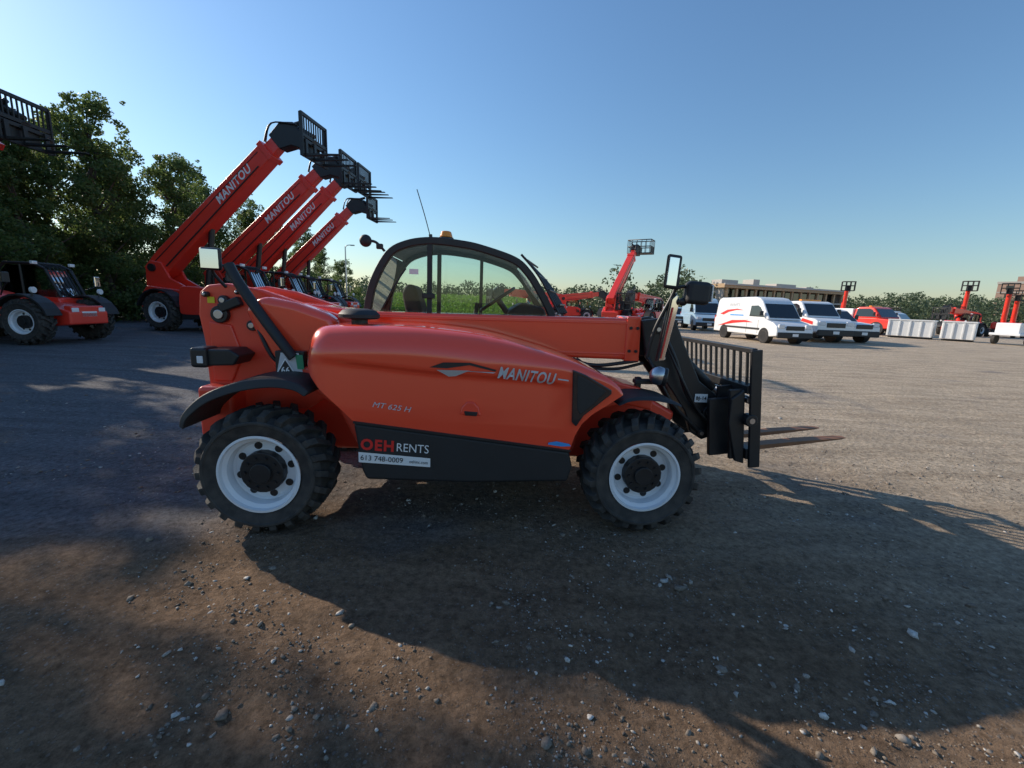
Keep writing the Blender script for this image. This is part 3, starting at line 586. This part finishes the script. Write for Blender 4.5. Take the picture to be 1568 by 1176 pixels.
lift((38.5,51.5,0),rad(240),5.3); lift((49.5,48.5,0),rad(230),5.6); lift((49.8,44.6,0),rad(220),5.2); lift((51.8,45.5,0),rad(220),4.6)
lift((42.5,50,0),rad(30),2.6); lift((26,47,0),rad(30),3.0); lift((45.0,44.5,0),rad(60),2.8)
# ------------------------------------------------------------ white steel container, trailer
CONC=mat("white_container_steel",(.76,.76,.75),.5,var=.08,vscale=4,bump=.15,bscale=30)
def block(loc,rz,s):
    E=empty("white_waste_container",loc,rz)
    box("body",(0,0,s[2]/2+.08),(s[0],s[1],s[2]-.1),CONC,E,bevel=.04); n=int(s[0]//.55)
    for i in range(n+1): box("rib_%d"%i,(-s[0]/2+.06+i*(s[0]-.12)/n,-s[1]/2-.03,s[2]/2+.05),(.09,.07,s[2]*.86),CONC,E,bevel=.01)
    for i in range(3): box("end_rib_%d"%i,(-s[0]/2-.03,-s[1]/2+.2+i*(s[1]-.4)/2,s[2]/2+.05),(.07,.09,s[2]*.86),CONC,E,bevel=.01)
    box("top_lip",(0,0,s[2]+.03),(s[0]+.1,s[1]+.1,.10),CONC,E,bevel=.02)
    for sx in (-1,1): box("skid_%d"%(sx+1),(0,sx*s[1]*.35,.05),(s[0]*.95,.14,.10),BLK,E)
block((31.0,34.0,0),rad(-50),(2.6,1.5,1.35)); block((32.6,31.9,0),rad(-50),(1.7,1.5,1.35))
E=empty("utility_trailer",(33.6,29.2,0),rad(20))
box("deck",(0,0,.7),(2.6,1.5,.16),WPT,E,bevel=.03); box("generator_box",(-.3,0,1.1),(1.5,1.2,.7),WPT,E,bevel=.06); tube("drawbar",[(1.3,0,.65),(2.3,0,.5)],.05,STEEL,E,False)
for i,y in enumerate((-.8,.8)): cyl("trailer_wheel_%d"%i,(-.3,y-.1,.34),(-.3,y+.1,.34),.34,RUB,E,bevel=.03)
tube("jack",[(1.8,0,.9),(1.8,0,0)],.04,STEEL,E,False)
# ------------------------------------------------------------ buildings
TIM=mat("timber_cladding",(.46,.31,.18),.7,var=.25,vscale=3); CONCB=mat("building_render",(.45,.42,.38),.8,var=.1,vscale=.5); BRK=mat("brown_brick",(.38,.25,.19),.85,var=.2,vscale=.8); ROOF=mat("roof_metal",(.48,.45,.42),.5)
def building():
    p0=Vector((28.2,60)); p1=Vector((50,67.5)); d=(p1-p0); L=d.length; rz=math.atan2(d.y,d.x)
    E=empty("commercial_building",(p0.x,p0.y,0),rz)
    box("back_wall",(L/2,8,2.4),(L-1,.3,4.8),CONCB,E); box("ground_floor_glass",(L/2,1.6,1.6),(L-1.2,.1,3.1),DGL,E)
    box("roof_slab",(L/2,4,5.0),(L+.8,9.2,.55),TIM,E,bevel=.03); box("roof_edge",(L/2,-.68,5.22),(L+1,.12,.22),ROOF,E)
    box("canopy_slab",(L/2,.6,3.3),(L,2.0,.22),CONCB,E)
    for i in range(14):
        x=.4+i*(L-.8)/13; box("column_%d"%i,(x,-.2,2.35),(.30,.30,4.7),TIM,E)
        if i<13: box("mullion_%d"%i,(x+.85,1.5,1.6),(.10,.12,3.2),WPT,E)
    box("upper_glazing",(L/2,1.2,4.1),(L-1,.1,1.3),DGL,E)
    for i,(x,w_,h_) in enumerate(((4,3,.8),(9,1.2,1.1),(15,4,.7),(20,1.5,.5))): box("rooftop_unit_%d"%i,(x,4,5.3+h_/2),(w_,2,h_),ROOF,E,bevel=.03)
    box("side_wall",(.1,4,2.4),(.25,8,4.8),CONCB,E); box("side_wall_far",(L-.1,4,2.4),(.25,8,4.8),CONCB,E)
building()
def tower(x,y,rz,W,D,st,m):
    E=empty("apartment_block",(x,y,0),rz); H=st*3.0
    box("walls",(0,0,H/2),(W,D,H),m,E); box("parapet",(0,0,H+.4),(W+.4,D+.4,.8),CONCB,E); box("plant_room",(0,0,H+1.8),(W*.3,D*.4,2.2),m,E)
    nx=int(W//4)
    for s in range(st):
        box("floor_band_%d"%s,(0,0,s*3.0+.1),(W+.12,D+.12,.28),CONCB,E)
        for i in range(nx):
            xx=-W/2+(i+.5)*W/nx; box("window_%d_%d"%(s,i),(xx,-D/2-.02,s*3+1.7),(W/nx*.5,.12,1.5),DGL,E)
            if i%2: box("balcony_%d_%d"%(s,i),(xx,-D/2-.7,s*3+.8),(W/nx*.8,1.3,1.1),CONCB,E)
        for i in range(max(1,int(D//5))):
            yy=-D/2+(i+.5)*D/max(1,int(D//5)); box("side_window_%d_%d"%(s,i),(-W/2-.02,yy,s*3+1.7),(.12,1.8,1.5),DGL,E)
tower(182,158,rad(35),18,12,5,BRK); tower(203,158,rad(35),24,14,7,BRK)
E=empty("street_lamp",(-15.6,40.5,0)); cyl("pole",(0,0,0),(0,0,6.0),.09,STEEL,E,r2=.05); tube("arm",[(0,0,5.9),(.15,0,6.1),(.5,0,6.15)],.035,STEEL,E); box("lamp_head",(.65,0,6.13),(.4,.18,.09),STEEL,E,bevel=.03)
# ------------------------------------------------------------ vegetation
def leafmat(name,c1,c2,trans=.45):
    m=bpy.data.materials.new(name); m.use_nodes=True; n=m.node_tree; n.nodes.clear()
    o=n.nodes.new('ShaderNodeOutputMaterial'); mx=n.nodes.new('ShaderNodeMixShader'); d=n.nodes.new('ShaderNodeBsdfPrincipled'); t=n.nodes.new('ShaderNodeBsdfTranslucent')
    g=n.nodes.new('ShaderNodeNewGeometry'); cr=n.nodes.new('ShaderNodeMix'); cr.data_type='RGBA'
    cr.inputs[6].default_value=(*c1,1); cr.inputs[7].default_value=(*c2,1); n.links.new(g.outputs['Random Per Island'],cr.inputs[0])
    d.inputs['Roughness'].default_value=.5
    n.links.new(cr.outputs[2],d.inputs['Base Color']); n.links.new(cr.outputs[2],t.inputs[0]); mx.inputs[0].default_value=trans
    n.links.new(d.outputs[0],mx.inputs[1]); n.links.new(t.outputs[0],mx.inputs[2]); n.links.new(mx.outputs[0],o.inputs[0]); return m
LEAF=leafmat("leaf_green",(.065,.115,.028),(.18,.23,.07),.55); LEAFD=leafmat("leaf_distant_hazed",(.070,.105,.055),(.13,.17,.085),.35); WEED=leafmat("weed_green",(.13,.26,.03),(.27,.40,.07),.5)  # distant leaves bluer: air haze mixed into their colour
BARK=mat("bark",(.09,.07,.055),.9,var=.3,vscale=10)
def quads(P,size,asp=.55):
    n=len(P); a=rng.normal(size=(n,3)); a/=np.linalg.norm(a,axis=1)[:,None]
    b=rng.normal(size=(n,3)); b-= (a*b).sum(1)[:,None]*a; b/=np.linalg.norm(b,axis=1)[:,None]
    s=(size*rng.uniform(.6,1.3,n))[:,None]
    V=np.stack([P-a*s*.5,P+b*s*asp*.5,P+a*s*.5,P-b*s*asp*.5],1)
    return V.reshape(-1,3)
def quadmesh(name,V,mats,extra=None):
    nv=len(V); nf=nv//4
    ev,ef=extra or ([],[])
    me=bpy.data.meshes.new(name)
    allv=np.vstack([V,np.array(ev).reshape(-1,3)]) if len(ev) else V
    nef=len(ef); me.vertices.add(len(allv)); me.vertices.foreach_set('co',allv.astype(np.float32).ravel())
    me.loops.add(nf*4+nef*4); me.polygons.add(nf+nef)
    li=np.concatenate([np.arange(nv),(np.array(ef).ravel()+nv) if nef else np.zeros(0)]).astype(np.int32)
    me.loops.foreach_set('vertex_index',li); me.polygons.foreach_set('loop_start',(np.arange(nf+nef)*4).astype(np.int32))
    me.polygons.foreach_set('material_index',np.concatenate([np.zeros(nf),np.ones(nef)]).astype(np.int32))
    for m in mats: me.materials.append(m)
    me.update(); me.validate(); return me
def treemesh(name,H,W,seed,nl=23000,size=.155,low=.06):
    r=np.random.default_rng(seed); ev=[];ef=[]
    def limb(p,q,r0,r1):
        p=Vector(p);q=Vector(q);d=(q-p).normalized();a=d.orthogonal().normalized();b=d.cross(a);k=len(ev)
        for c,rr in ((p,r0),(q,r1)):
            for i in range(7):
                t=2*math.pi*i/7; ev.append(tuple(c+(a*math.cos(t)+b*math.sin(t))*rr))
        for i in range(7): ef.append((k+i,k+(i+1)%7,k+7+(i+1)%7,k+7+i))
    prev=Vector((0,0,-.1)); 
    for i in range(6):
        nx=Vector((r.normal()*.15,r.normal()*.15,H*.15*(i+1))); limb(prev,nx,.20*(1-i*.13),.20*(1-(i+1)*.13)); prev=nx
    cents=[];rad_=[]
    for i in range(90):
        u=r.uniform(0,1); z=H*(low+(1-low)*u); prof=(math.sin(math.pi*min(1,(u*.80+.18)))**.7)*W/2*(1+.25*math.sin(seed+u*9))
        an=r.uniform(0,2*math.pi); rr=prof*r.uniform(.25,1.1)
        c=np.array([rr*math.cos(an),rr*math.sin(an),z+r.normal()*.25]); cents.append(c); rad_.append(r.uniform(.28,.78)*(1.1-.5*u))
        if i%3==0: limb((c[0]*.05,c[1]*.05,max(.3,c[2]-1.0-rr*.3)),tuple(c),.05,.015)
    for i in range(12):
        an=r.uniform(0,2*math.pi); rr=r.uniform(0,W*.36); b0=np.array([rr*math.cos(an),rr*math.sin(an),H*r.uniform(.74,.9)])
        for k in range(5): cents.append(b0+np.array([r.normal()*.12,r.normal()*.12,k*.30*r.uniform(.7,1.4)])); rad_.append(.27-.04*k)
    cents=np.array(cents); rad_=np.array(rad_); wts=rad_**2; wts/=wts.sum()
    idx=r.choice(len(cents),nl,p=wts); dv=r.normal(size=(nl,3)); dv/=np.linalg.norm(dv,axis=1)[:,None]
    P=cents[idx]+dv*(rad_[idx]*r.uniform(.35,1.12,nl)**.6)[:,None]*np.array([1,1,.85]); P=P[P[:,2]>.05]
    return quadmesh(name,quads(P,size),[LEAF,BARK],(ev,ef))
tms=[treemesh("tree_crown_a",8.8,4.6,11),treemesh("tree_crown_b",8.0,5.2,23),treemesh("tree_crown_c",9.6,4.2,37)]
def tree(x,y,k,s,rz,nm="poplar_tree"):
    o=bpy.data.objects.new(nm,tms[k]); sc.collection.objects.link(o); o.location=(x,y,0); o.scale=(s,s,s*random.uniform(.95,1.05)); o.rotation_euler=(0,0,rz)
for (x,y,k,s) in [(-18.5,13.2,1,.80),(-20.5,15.5,0,.88),(-19.3,17.5,1,.86),(-18.8,20.2,2,.98),(-20.4,22.8,0,.95),(-18.9,24.8,2,.92),(-19.5,28,1,.92),(-19,31.5,0,.9),(-19.5,35.5,1,.85),(-19.2,40,2,.78),(-20,45,0,.75),(-19.5,50,1,.7),
    (-15.5,9.0,2,1.0),(-16,5.5,1,1.1),(-17,11.5,0,.9),(-18.6,9.2,1,1.1),(-23,19,2,1.0),(-23,26,1,1.0),(-18,7.2,2,1.1),(-20.5,12,1,1.1),(-22,17,1,1.08),(-21.5,20.8,1,1.08),(-22,30,2,1.0)]:
    tree(x,y,k,s,random.uniform(0,6.3))
def clumpcloud(cents,rads,n,size,mt,name,zs=.8):
    cents=np.array(cents); rads=np.array(rads); wts=rads**2; wts/=wts.sum(); idx=rng.choice(len(cents),n,p=wts)
    dv=rng.normal(size=(n,3)); dv/=np.linalg.norm(dv,axis=1)[:,None]
    P=cents[idx]+dv*(rads[idx]*rng.uniform(.3,1.05,n)**.5)[:,None]*np.array([1,1,zs]); P=P[P[:,2]>0]
    me=quadmesh(name,quads(P,size),[mt,BARK]); o=bpy.data.objects.new(name,me); sc.collection.objects.link(o); return o
cs=[];rs=[]
for i in range(150):
    y=random.uniform(12,52); cs.append((-18.0+random.uniform(-1,1.2),y,random.uniform(.2,1.6))); rs.append(random.uniform(.5,1.0))
clumpcloud(cs,rs,26000,.16,LEAF,"hedgerow_shrubs")
cs=[];rs=[]
def crown(x,y,H,W):
    k=int(10+H*1.5)
    for _ in range(k):
        u=random.random(); pr=math.sin(math.pi*(.12+.85*u))**.7*W/2; an=random.uniform(0,6.28); q=pr*random.uniform(.2,1)
        cs.append((x+q*math.cos(an),y+q*math.sin(an),H*(.12+.85*u))); rs.append(random.uniform(.5,1.1)*W/6)
for i in range(150):
    az_=.48+1.15*i/150+random.uniform(-.01,.01); D=random.uniform(84,125)
    el=.033+.012*noise.noise(Vector((az_*7,3,0)))+random.uniform(-.006,.010)
    crown(az_*D,D,1.4+el*D*math.hypot(1,az_),random.uniform(5,9))
for i in range(26):
    az_=.235+.25*i/26+random.uniform(-.008,.008); D=random.uniform(62,78)
    el=.068+.022*math.sin(az_*38)+random.uniform(-.012,.010)
    crown(az_*D,D,1.4+el*D,random.uniform(4.5,7))
for i in range(60):
    az_=-.44+.68*i/60; D=random.uniform(75,98)
    crown(az_*D,D,1.4+(.036+random.uniform(-.012,.012))*D,random.uniform(5,8))
clumpcloud(cs,rs,100000,.52,LEAFD,"distant_trees",.9)
GR=mat("grass_bank_green",(.12,.20,.035),.9,var=.35,vscale=1.2,bump=.6,bscale=8)
vs=[];fs=[]; nx,ny=70,14
for j in range(ny):
    for i in range(nx):
        x=-17+i*(23/ (nx-1)); y=47+j*1.6; hgt=1.6*min(1,j/5)*min(1,(nx-1-i)/12)+.25*noise.noise(Vector((x*.5,y*.5,0)))*min(1,j/2)
        vs.append((x,y,hgt-.03))
for j in range(ny-1):
    for i in range(nx-1): fs.append((j*nx+i,j*nx+i+1,(j+1)*nx+i+1,(j+1)*nx+i))
mesh("grass_bank",vs,fs,GR,None,smooth=60)
n=30000; xx=rng.uniform(-17,5,n); yy=rng.uniform(46,60,n); hz=1.6*np.minimum(1,(yy-47).clip(0)/8)*np.minimum(1,(6-xx)/4)
P=np.stack([xx,yy,hz+rng.uniform(0,.9,n)*rng.uniform(.3,1,n)],1)
me=quadmesh("tall_weeds",quads(P,.30,.3),[WEED,BARK]); o=bpy.data.objects.new("tall_weeds",me); sc.collection.objects.link(o)
# ------------------------------------------------------------ ground
def groundmat():
    m=bpy.data.materials.new("gravel_dirt"); m.use_nodes=True; n=m.node_tree; b=n.nodes['Principled BSDF']; L=n.links.new
    tc=n.nodes.new('ShaderNodeTexCoord'); co_=tc.outputs['Object']
    def noi(s,d=6,r=.6,vec=None):
        t=n.nodes.new('ShaderNodeTexNoise'); t.inputs['Scale'].default_value=s; t.inputs['Detail'].default_value=d; t.inputs['Roughness'].default_value=r; L(vec or co_,t.inputs['Vector']); return t.outputs['Fac']
    def ramp(v,a,b_,lo=0,hi=1):
        r=n.nodes.new('ShaderNodeMapRange'); r.inputs[1].default_value=a; r.inputs[2].default_value=b_; r.inputs[3].default_value=lo; r.inputs[4].default_value=hi; L(v,r.inputs[0]); return r.outputs[0]
    def mix(fac,a,b_,mode='MIX'):
        x=n.nodes.new('ShaderNodeMix'); x.data_type='RGBA'; x.blend_type=mode
        if isinstance(fac,float): x.inputs[0].default_value=fac
        else: L(fac,x.inputs[0])
        for k,v in ((6,a),(7,b_)):
            if isinstance(v,tuple): x.inputs[k].default_value=(*v,1)
            else: L(v,x.inputs[k])
        return x.outputs[2]
    def math_(op,a,b_):
        x=n.nodes.new('ShaderNodeMath'); x.operation=op
        for k,v in ((0,a),(1,b_)):
            if isinstance(v,(int,float)): x.inputs[k].default_value=v
            else: L(v,x.inputs[k])
        return x.outputs[0]
    sp=n.nodes.new('ShaderNodeSeparateXYZ'); L(co_,sp.inputs[0])
    shade_bias=ramp(sp.outputs['X'],-4.5,1.5,-.20,.20); bias2=ramp(sp.outputs['Y'],0.9,2.8,.30,0)  # X ramp greys the left: tree shade put into the gravel colour
    big=math_('ADD',math_('ADD',noi(.45,5),shade_bias),bias2)
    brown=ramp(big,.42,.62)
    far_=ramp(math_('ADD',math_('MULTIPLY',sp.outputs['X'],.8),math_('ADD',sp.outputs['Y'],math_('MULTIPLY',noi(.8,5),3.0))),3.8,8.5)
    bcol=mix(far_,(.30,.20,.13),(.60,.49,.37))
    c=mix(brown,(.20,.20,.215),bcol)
    mp=n.nodes.new('ShaderNodeMapping'); mp.inputs['Rotation'].default_value=(0,0,rad(25)); mp.inputs['Scale'].default_value=(.25,2.6,1); L(co_,mp.inputs['Vector'])
    trk=noi(1.6,5,.6,mp.outputs[0]); c=mix(ramp(trk,.42,.62,0,.65),c,mix(1.0,c,(.66,.64,.62),'MULTIPLY'))
    fine=noi(24,10,.8); c=mix(ramp(fine,.36,.64,0,1),mix(1.0,c,(.50,.48,.46),'MULTIPLY'),mix(1.0,c,(1.42,1.42,1.40),'MULTIPLY'))
    far=noi(2.2,8,.7); c=mix(ramp(far,.35,.7,0,.6),c,mix(1.0,c,(.70,.70,.72),'MULTIPLY'))
    def vor(s,th0,th1):
        v=n.nodes.new('ShaderNodeTexVoronoi'); v.inputs['Scale'].default_value=s; L(co_,v.inputs['Vector'])
        s3=n.nodes.new('ShaderNodeSeparateColor'); L(v.outputs['Color'],s3.inputs[0])
        m1=ramp(v.outputs['Distance'],.22,.36,1,0); sel=ramp(s3.outputs[0],th0,th1,0,1)
        return math_('MULTIPLY',m1,sel), s3.outputs[1]
    s1,c1=vor(46,.70,.80); s2,c2=vor(95,.5,.65)
    patch=ramp(noi(1.1,4),.42,.62,.12,1)
    st=mix(c1,(.13,.125,.12),(.48,.46,.44)); c=mix(math_('MULTIPLY',math_('MULTIPLY',s1,.7),patch),c,st)
    st2=mix(c2,(.08,.08,.08),(.44,.42,.40)); c=mix(math_('MULTIPLY',math_('MULTIPLY',s2,.7),patch),c,st2)
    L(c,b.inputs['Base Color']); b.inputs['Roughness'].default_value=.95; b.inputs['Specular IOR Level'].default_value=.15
    hgt=math_('ADD',math_('ADD',math_('MULTIPLY',noi(9,8,.7),1.8),math_('MULTIPLY',s1,.35)),math_('ADD',math_('MULTIPLY',s2,.2),math_('MULTIPLY',noi(40,8,.8),1.1)))
    bp=n.nodes.new('ShaderNodeBump'); bp.inputs['Strength'].default_value=1.0; bp.inputs['Distance'].default_value=.026; L(hgt,bp.inputs['Height']); L(bp.outputs[0],b.inputs['Normal'])
    return m
GM=groundmat(); NG=430; a_=7.8
us=np.linspace(-1,1,NG); gx=np.sinh(a_*us)*.95; gy=np.sinh(a_*us)*.95+1.9
def gh(x,y):
    d=math.hypot(x,y-2.6); k=1/(1+(d/25)**2); k2=1/(1+(d/5)**4)
    h=k*(.028*noise.noise(Vector((x*.6,y*.6,1)))+.020*noise.noise(Vector((x*2.3,y*2.3,5))))
    if k2>.02:
        h+=k2*(.014*noise.noise(Vector((x*6,y*6,9)))+.015*abs(noise.noise(Vector((x*13,y*13,2)))))
    return h-.010
vs=[(float(x),float(y),gh(x,y)) for y in gy for x in gx]
fs=[(j*NG+i,j*NG+i+1,(j+1)*NG+i+1,(j+1)*NG+i) for j in range(NG-1) for i in range(NG-1)]
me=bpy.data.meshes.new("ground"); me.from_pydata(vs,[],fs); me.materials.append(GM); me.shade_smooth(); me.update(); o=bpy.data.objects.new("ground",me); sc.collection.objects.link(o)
# loose stones
SM=bpy.data.materials.new("loose_stone"); SM.use_nodes=True; n=SM.node_tree; b=n.nodes['Principled BSDF']; b.inputs['Roughness'].default_value=.9
g=n.nodes.new('ShaderNodeNewGeometry'); cr=n.nodes.new('ShaderNodeValToRGB'); cr.color_ramp.elements[0].color=(.17,.13,.10,1); cr.color_ramp.elements[1].color=(.60,.57,.53,1); e=cr.color_ramp.elements.new(.65); e.color=(.27,.225,.18,1)
tcn=n.nodes.new('ShaderNodeTexCoord'); nz=n.nodes.new('ShaderNodeTexNoise'); nz.inputs['Scale'].default_value=120; n.links.new(tcn.outputs['Object'],nz.inputs['Vector'])
mm=n.nodes.new('ShaderNodeMix'); mm.data_type='RGBA'; mm.blend_type='MULTIPLY'; mm.inputs[0].default_value=.7
n.links.new(g.outputs['Random Per Island'],cr.inputs[0]); n.links.new(cr.outputs[0],mm.inputs[6])
mr=n.nodes.new('ShaderNodeMapRange'); mr.inputs[1].default_value=.3; mr.inputs[2].default_value=.7; mr.inputs[3].default_value=.5; mr.inputs[4].default_value=1.1; n.links.new(nz.outputs['Fac'],mr.inputs[0]); n.links.new(mr.outputs[0],mm.inputs[7])
n.links.new(mm.outputs[2],b.inputs['Base Color'])
bm=bmesh.new(); bmesh.ops.create_icosphere(bm,subdivisions=1,radius=1); bv=np.array([v.co[:] for v in bm.verts]); bf=np.array([[v.index for v in fc.verts] for fc in bm.faces]); bm.free()
pts=[]
while len(pts)<24000:
    r_=.7+abs(random.gauss(0,1))*3.0; th=random.uniform(rad(12),rad(168)); x=r_*math.cos(th)*1.25; y=r_*math.sin(th)
    if noise.noise(Vector((x*1.1,y*1.1,33)))+.6*noise.noise(Vector((x*4,y*4,3)))<random.uniform(-.2,.55): continue
    s=.0019*math.exp(abs(random.gauss(0,.66)))*(1+.05*r_)
    if random.random()<.0016: s=random.uniform(.009,.017)
    pts.append((x,y,gh(x,y),min(s,.019)))
for (x,y,s) in [(.93,2.03,.028),(.86,2.09,.020),(.90,2.12,.015),(.82,2.05,.014),(.99,2.06,.012),(.36,2.52,.024),(.80,1.12,.022),(-.02,1.07,.020),(-2.05,2.25,.02),(-1.75,1.78,.016),(1.9,1.75,.020),(1.5,2.6,.018)]: pts.append((x,y,gh(x,y),s))
P=np.array(pts); n_=len(P); V=bv[None]*(1+.34*rng.normal(size=(n_,12,1)).clip(-1.6,1.6))
sc3=P[:,3][:,None,None]*rng.uniform(.6,1.4,(n_,1,3))*np.array([1,1,.65]); V=V*sc3
an=rng.uniform(0,6.28,n_); c_,s_=np.cos(an),np.sin(an); X=V[:,:,0]*c_[:,None]-V[:,:,1]*s_[:,None]; Y=V[:,:,0]*s_[:,None]+V[:,:,1]*c_[:,None]
V=np.stack([X+P[:,0:1],Y+P[:,1:2],V[:,:,2]+P[:,2:3]+P[:,3:4]*.15],2).reshape(-1,3)
FI=(bf[None]+12*np.arange(n_)[:,None,None]).reshape(-1,3)
me=bpy.data.meshes.new("gravel_stones"); me.vertices.add(len(V)); me.vertices.foreach_set('co',V.astype(np.float32).ravel()); me.loops.add(len(FI)*3); me.polygons.add(len(FI))
me.loops.foreach_set('vertex_index',FI.astype(np.int32).ravel()); me.polygons.foreach_set('loop_start',(np.arange(len(FI))*3).astype(np.int32)); me.materials.append(SM); me.update(); me.validate()
o=bpy.data.objects.new("gravel_stones",me); sc.collection.objects.link(o)
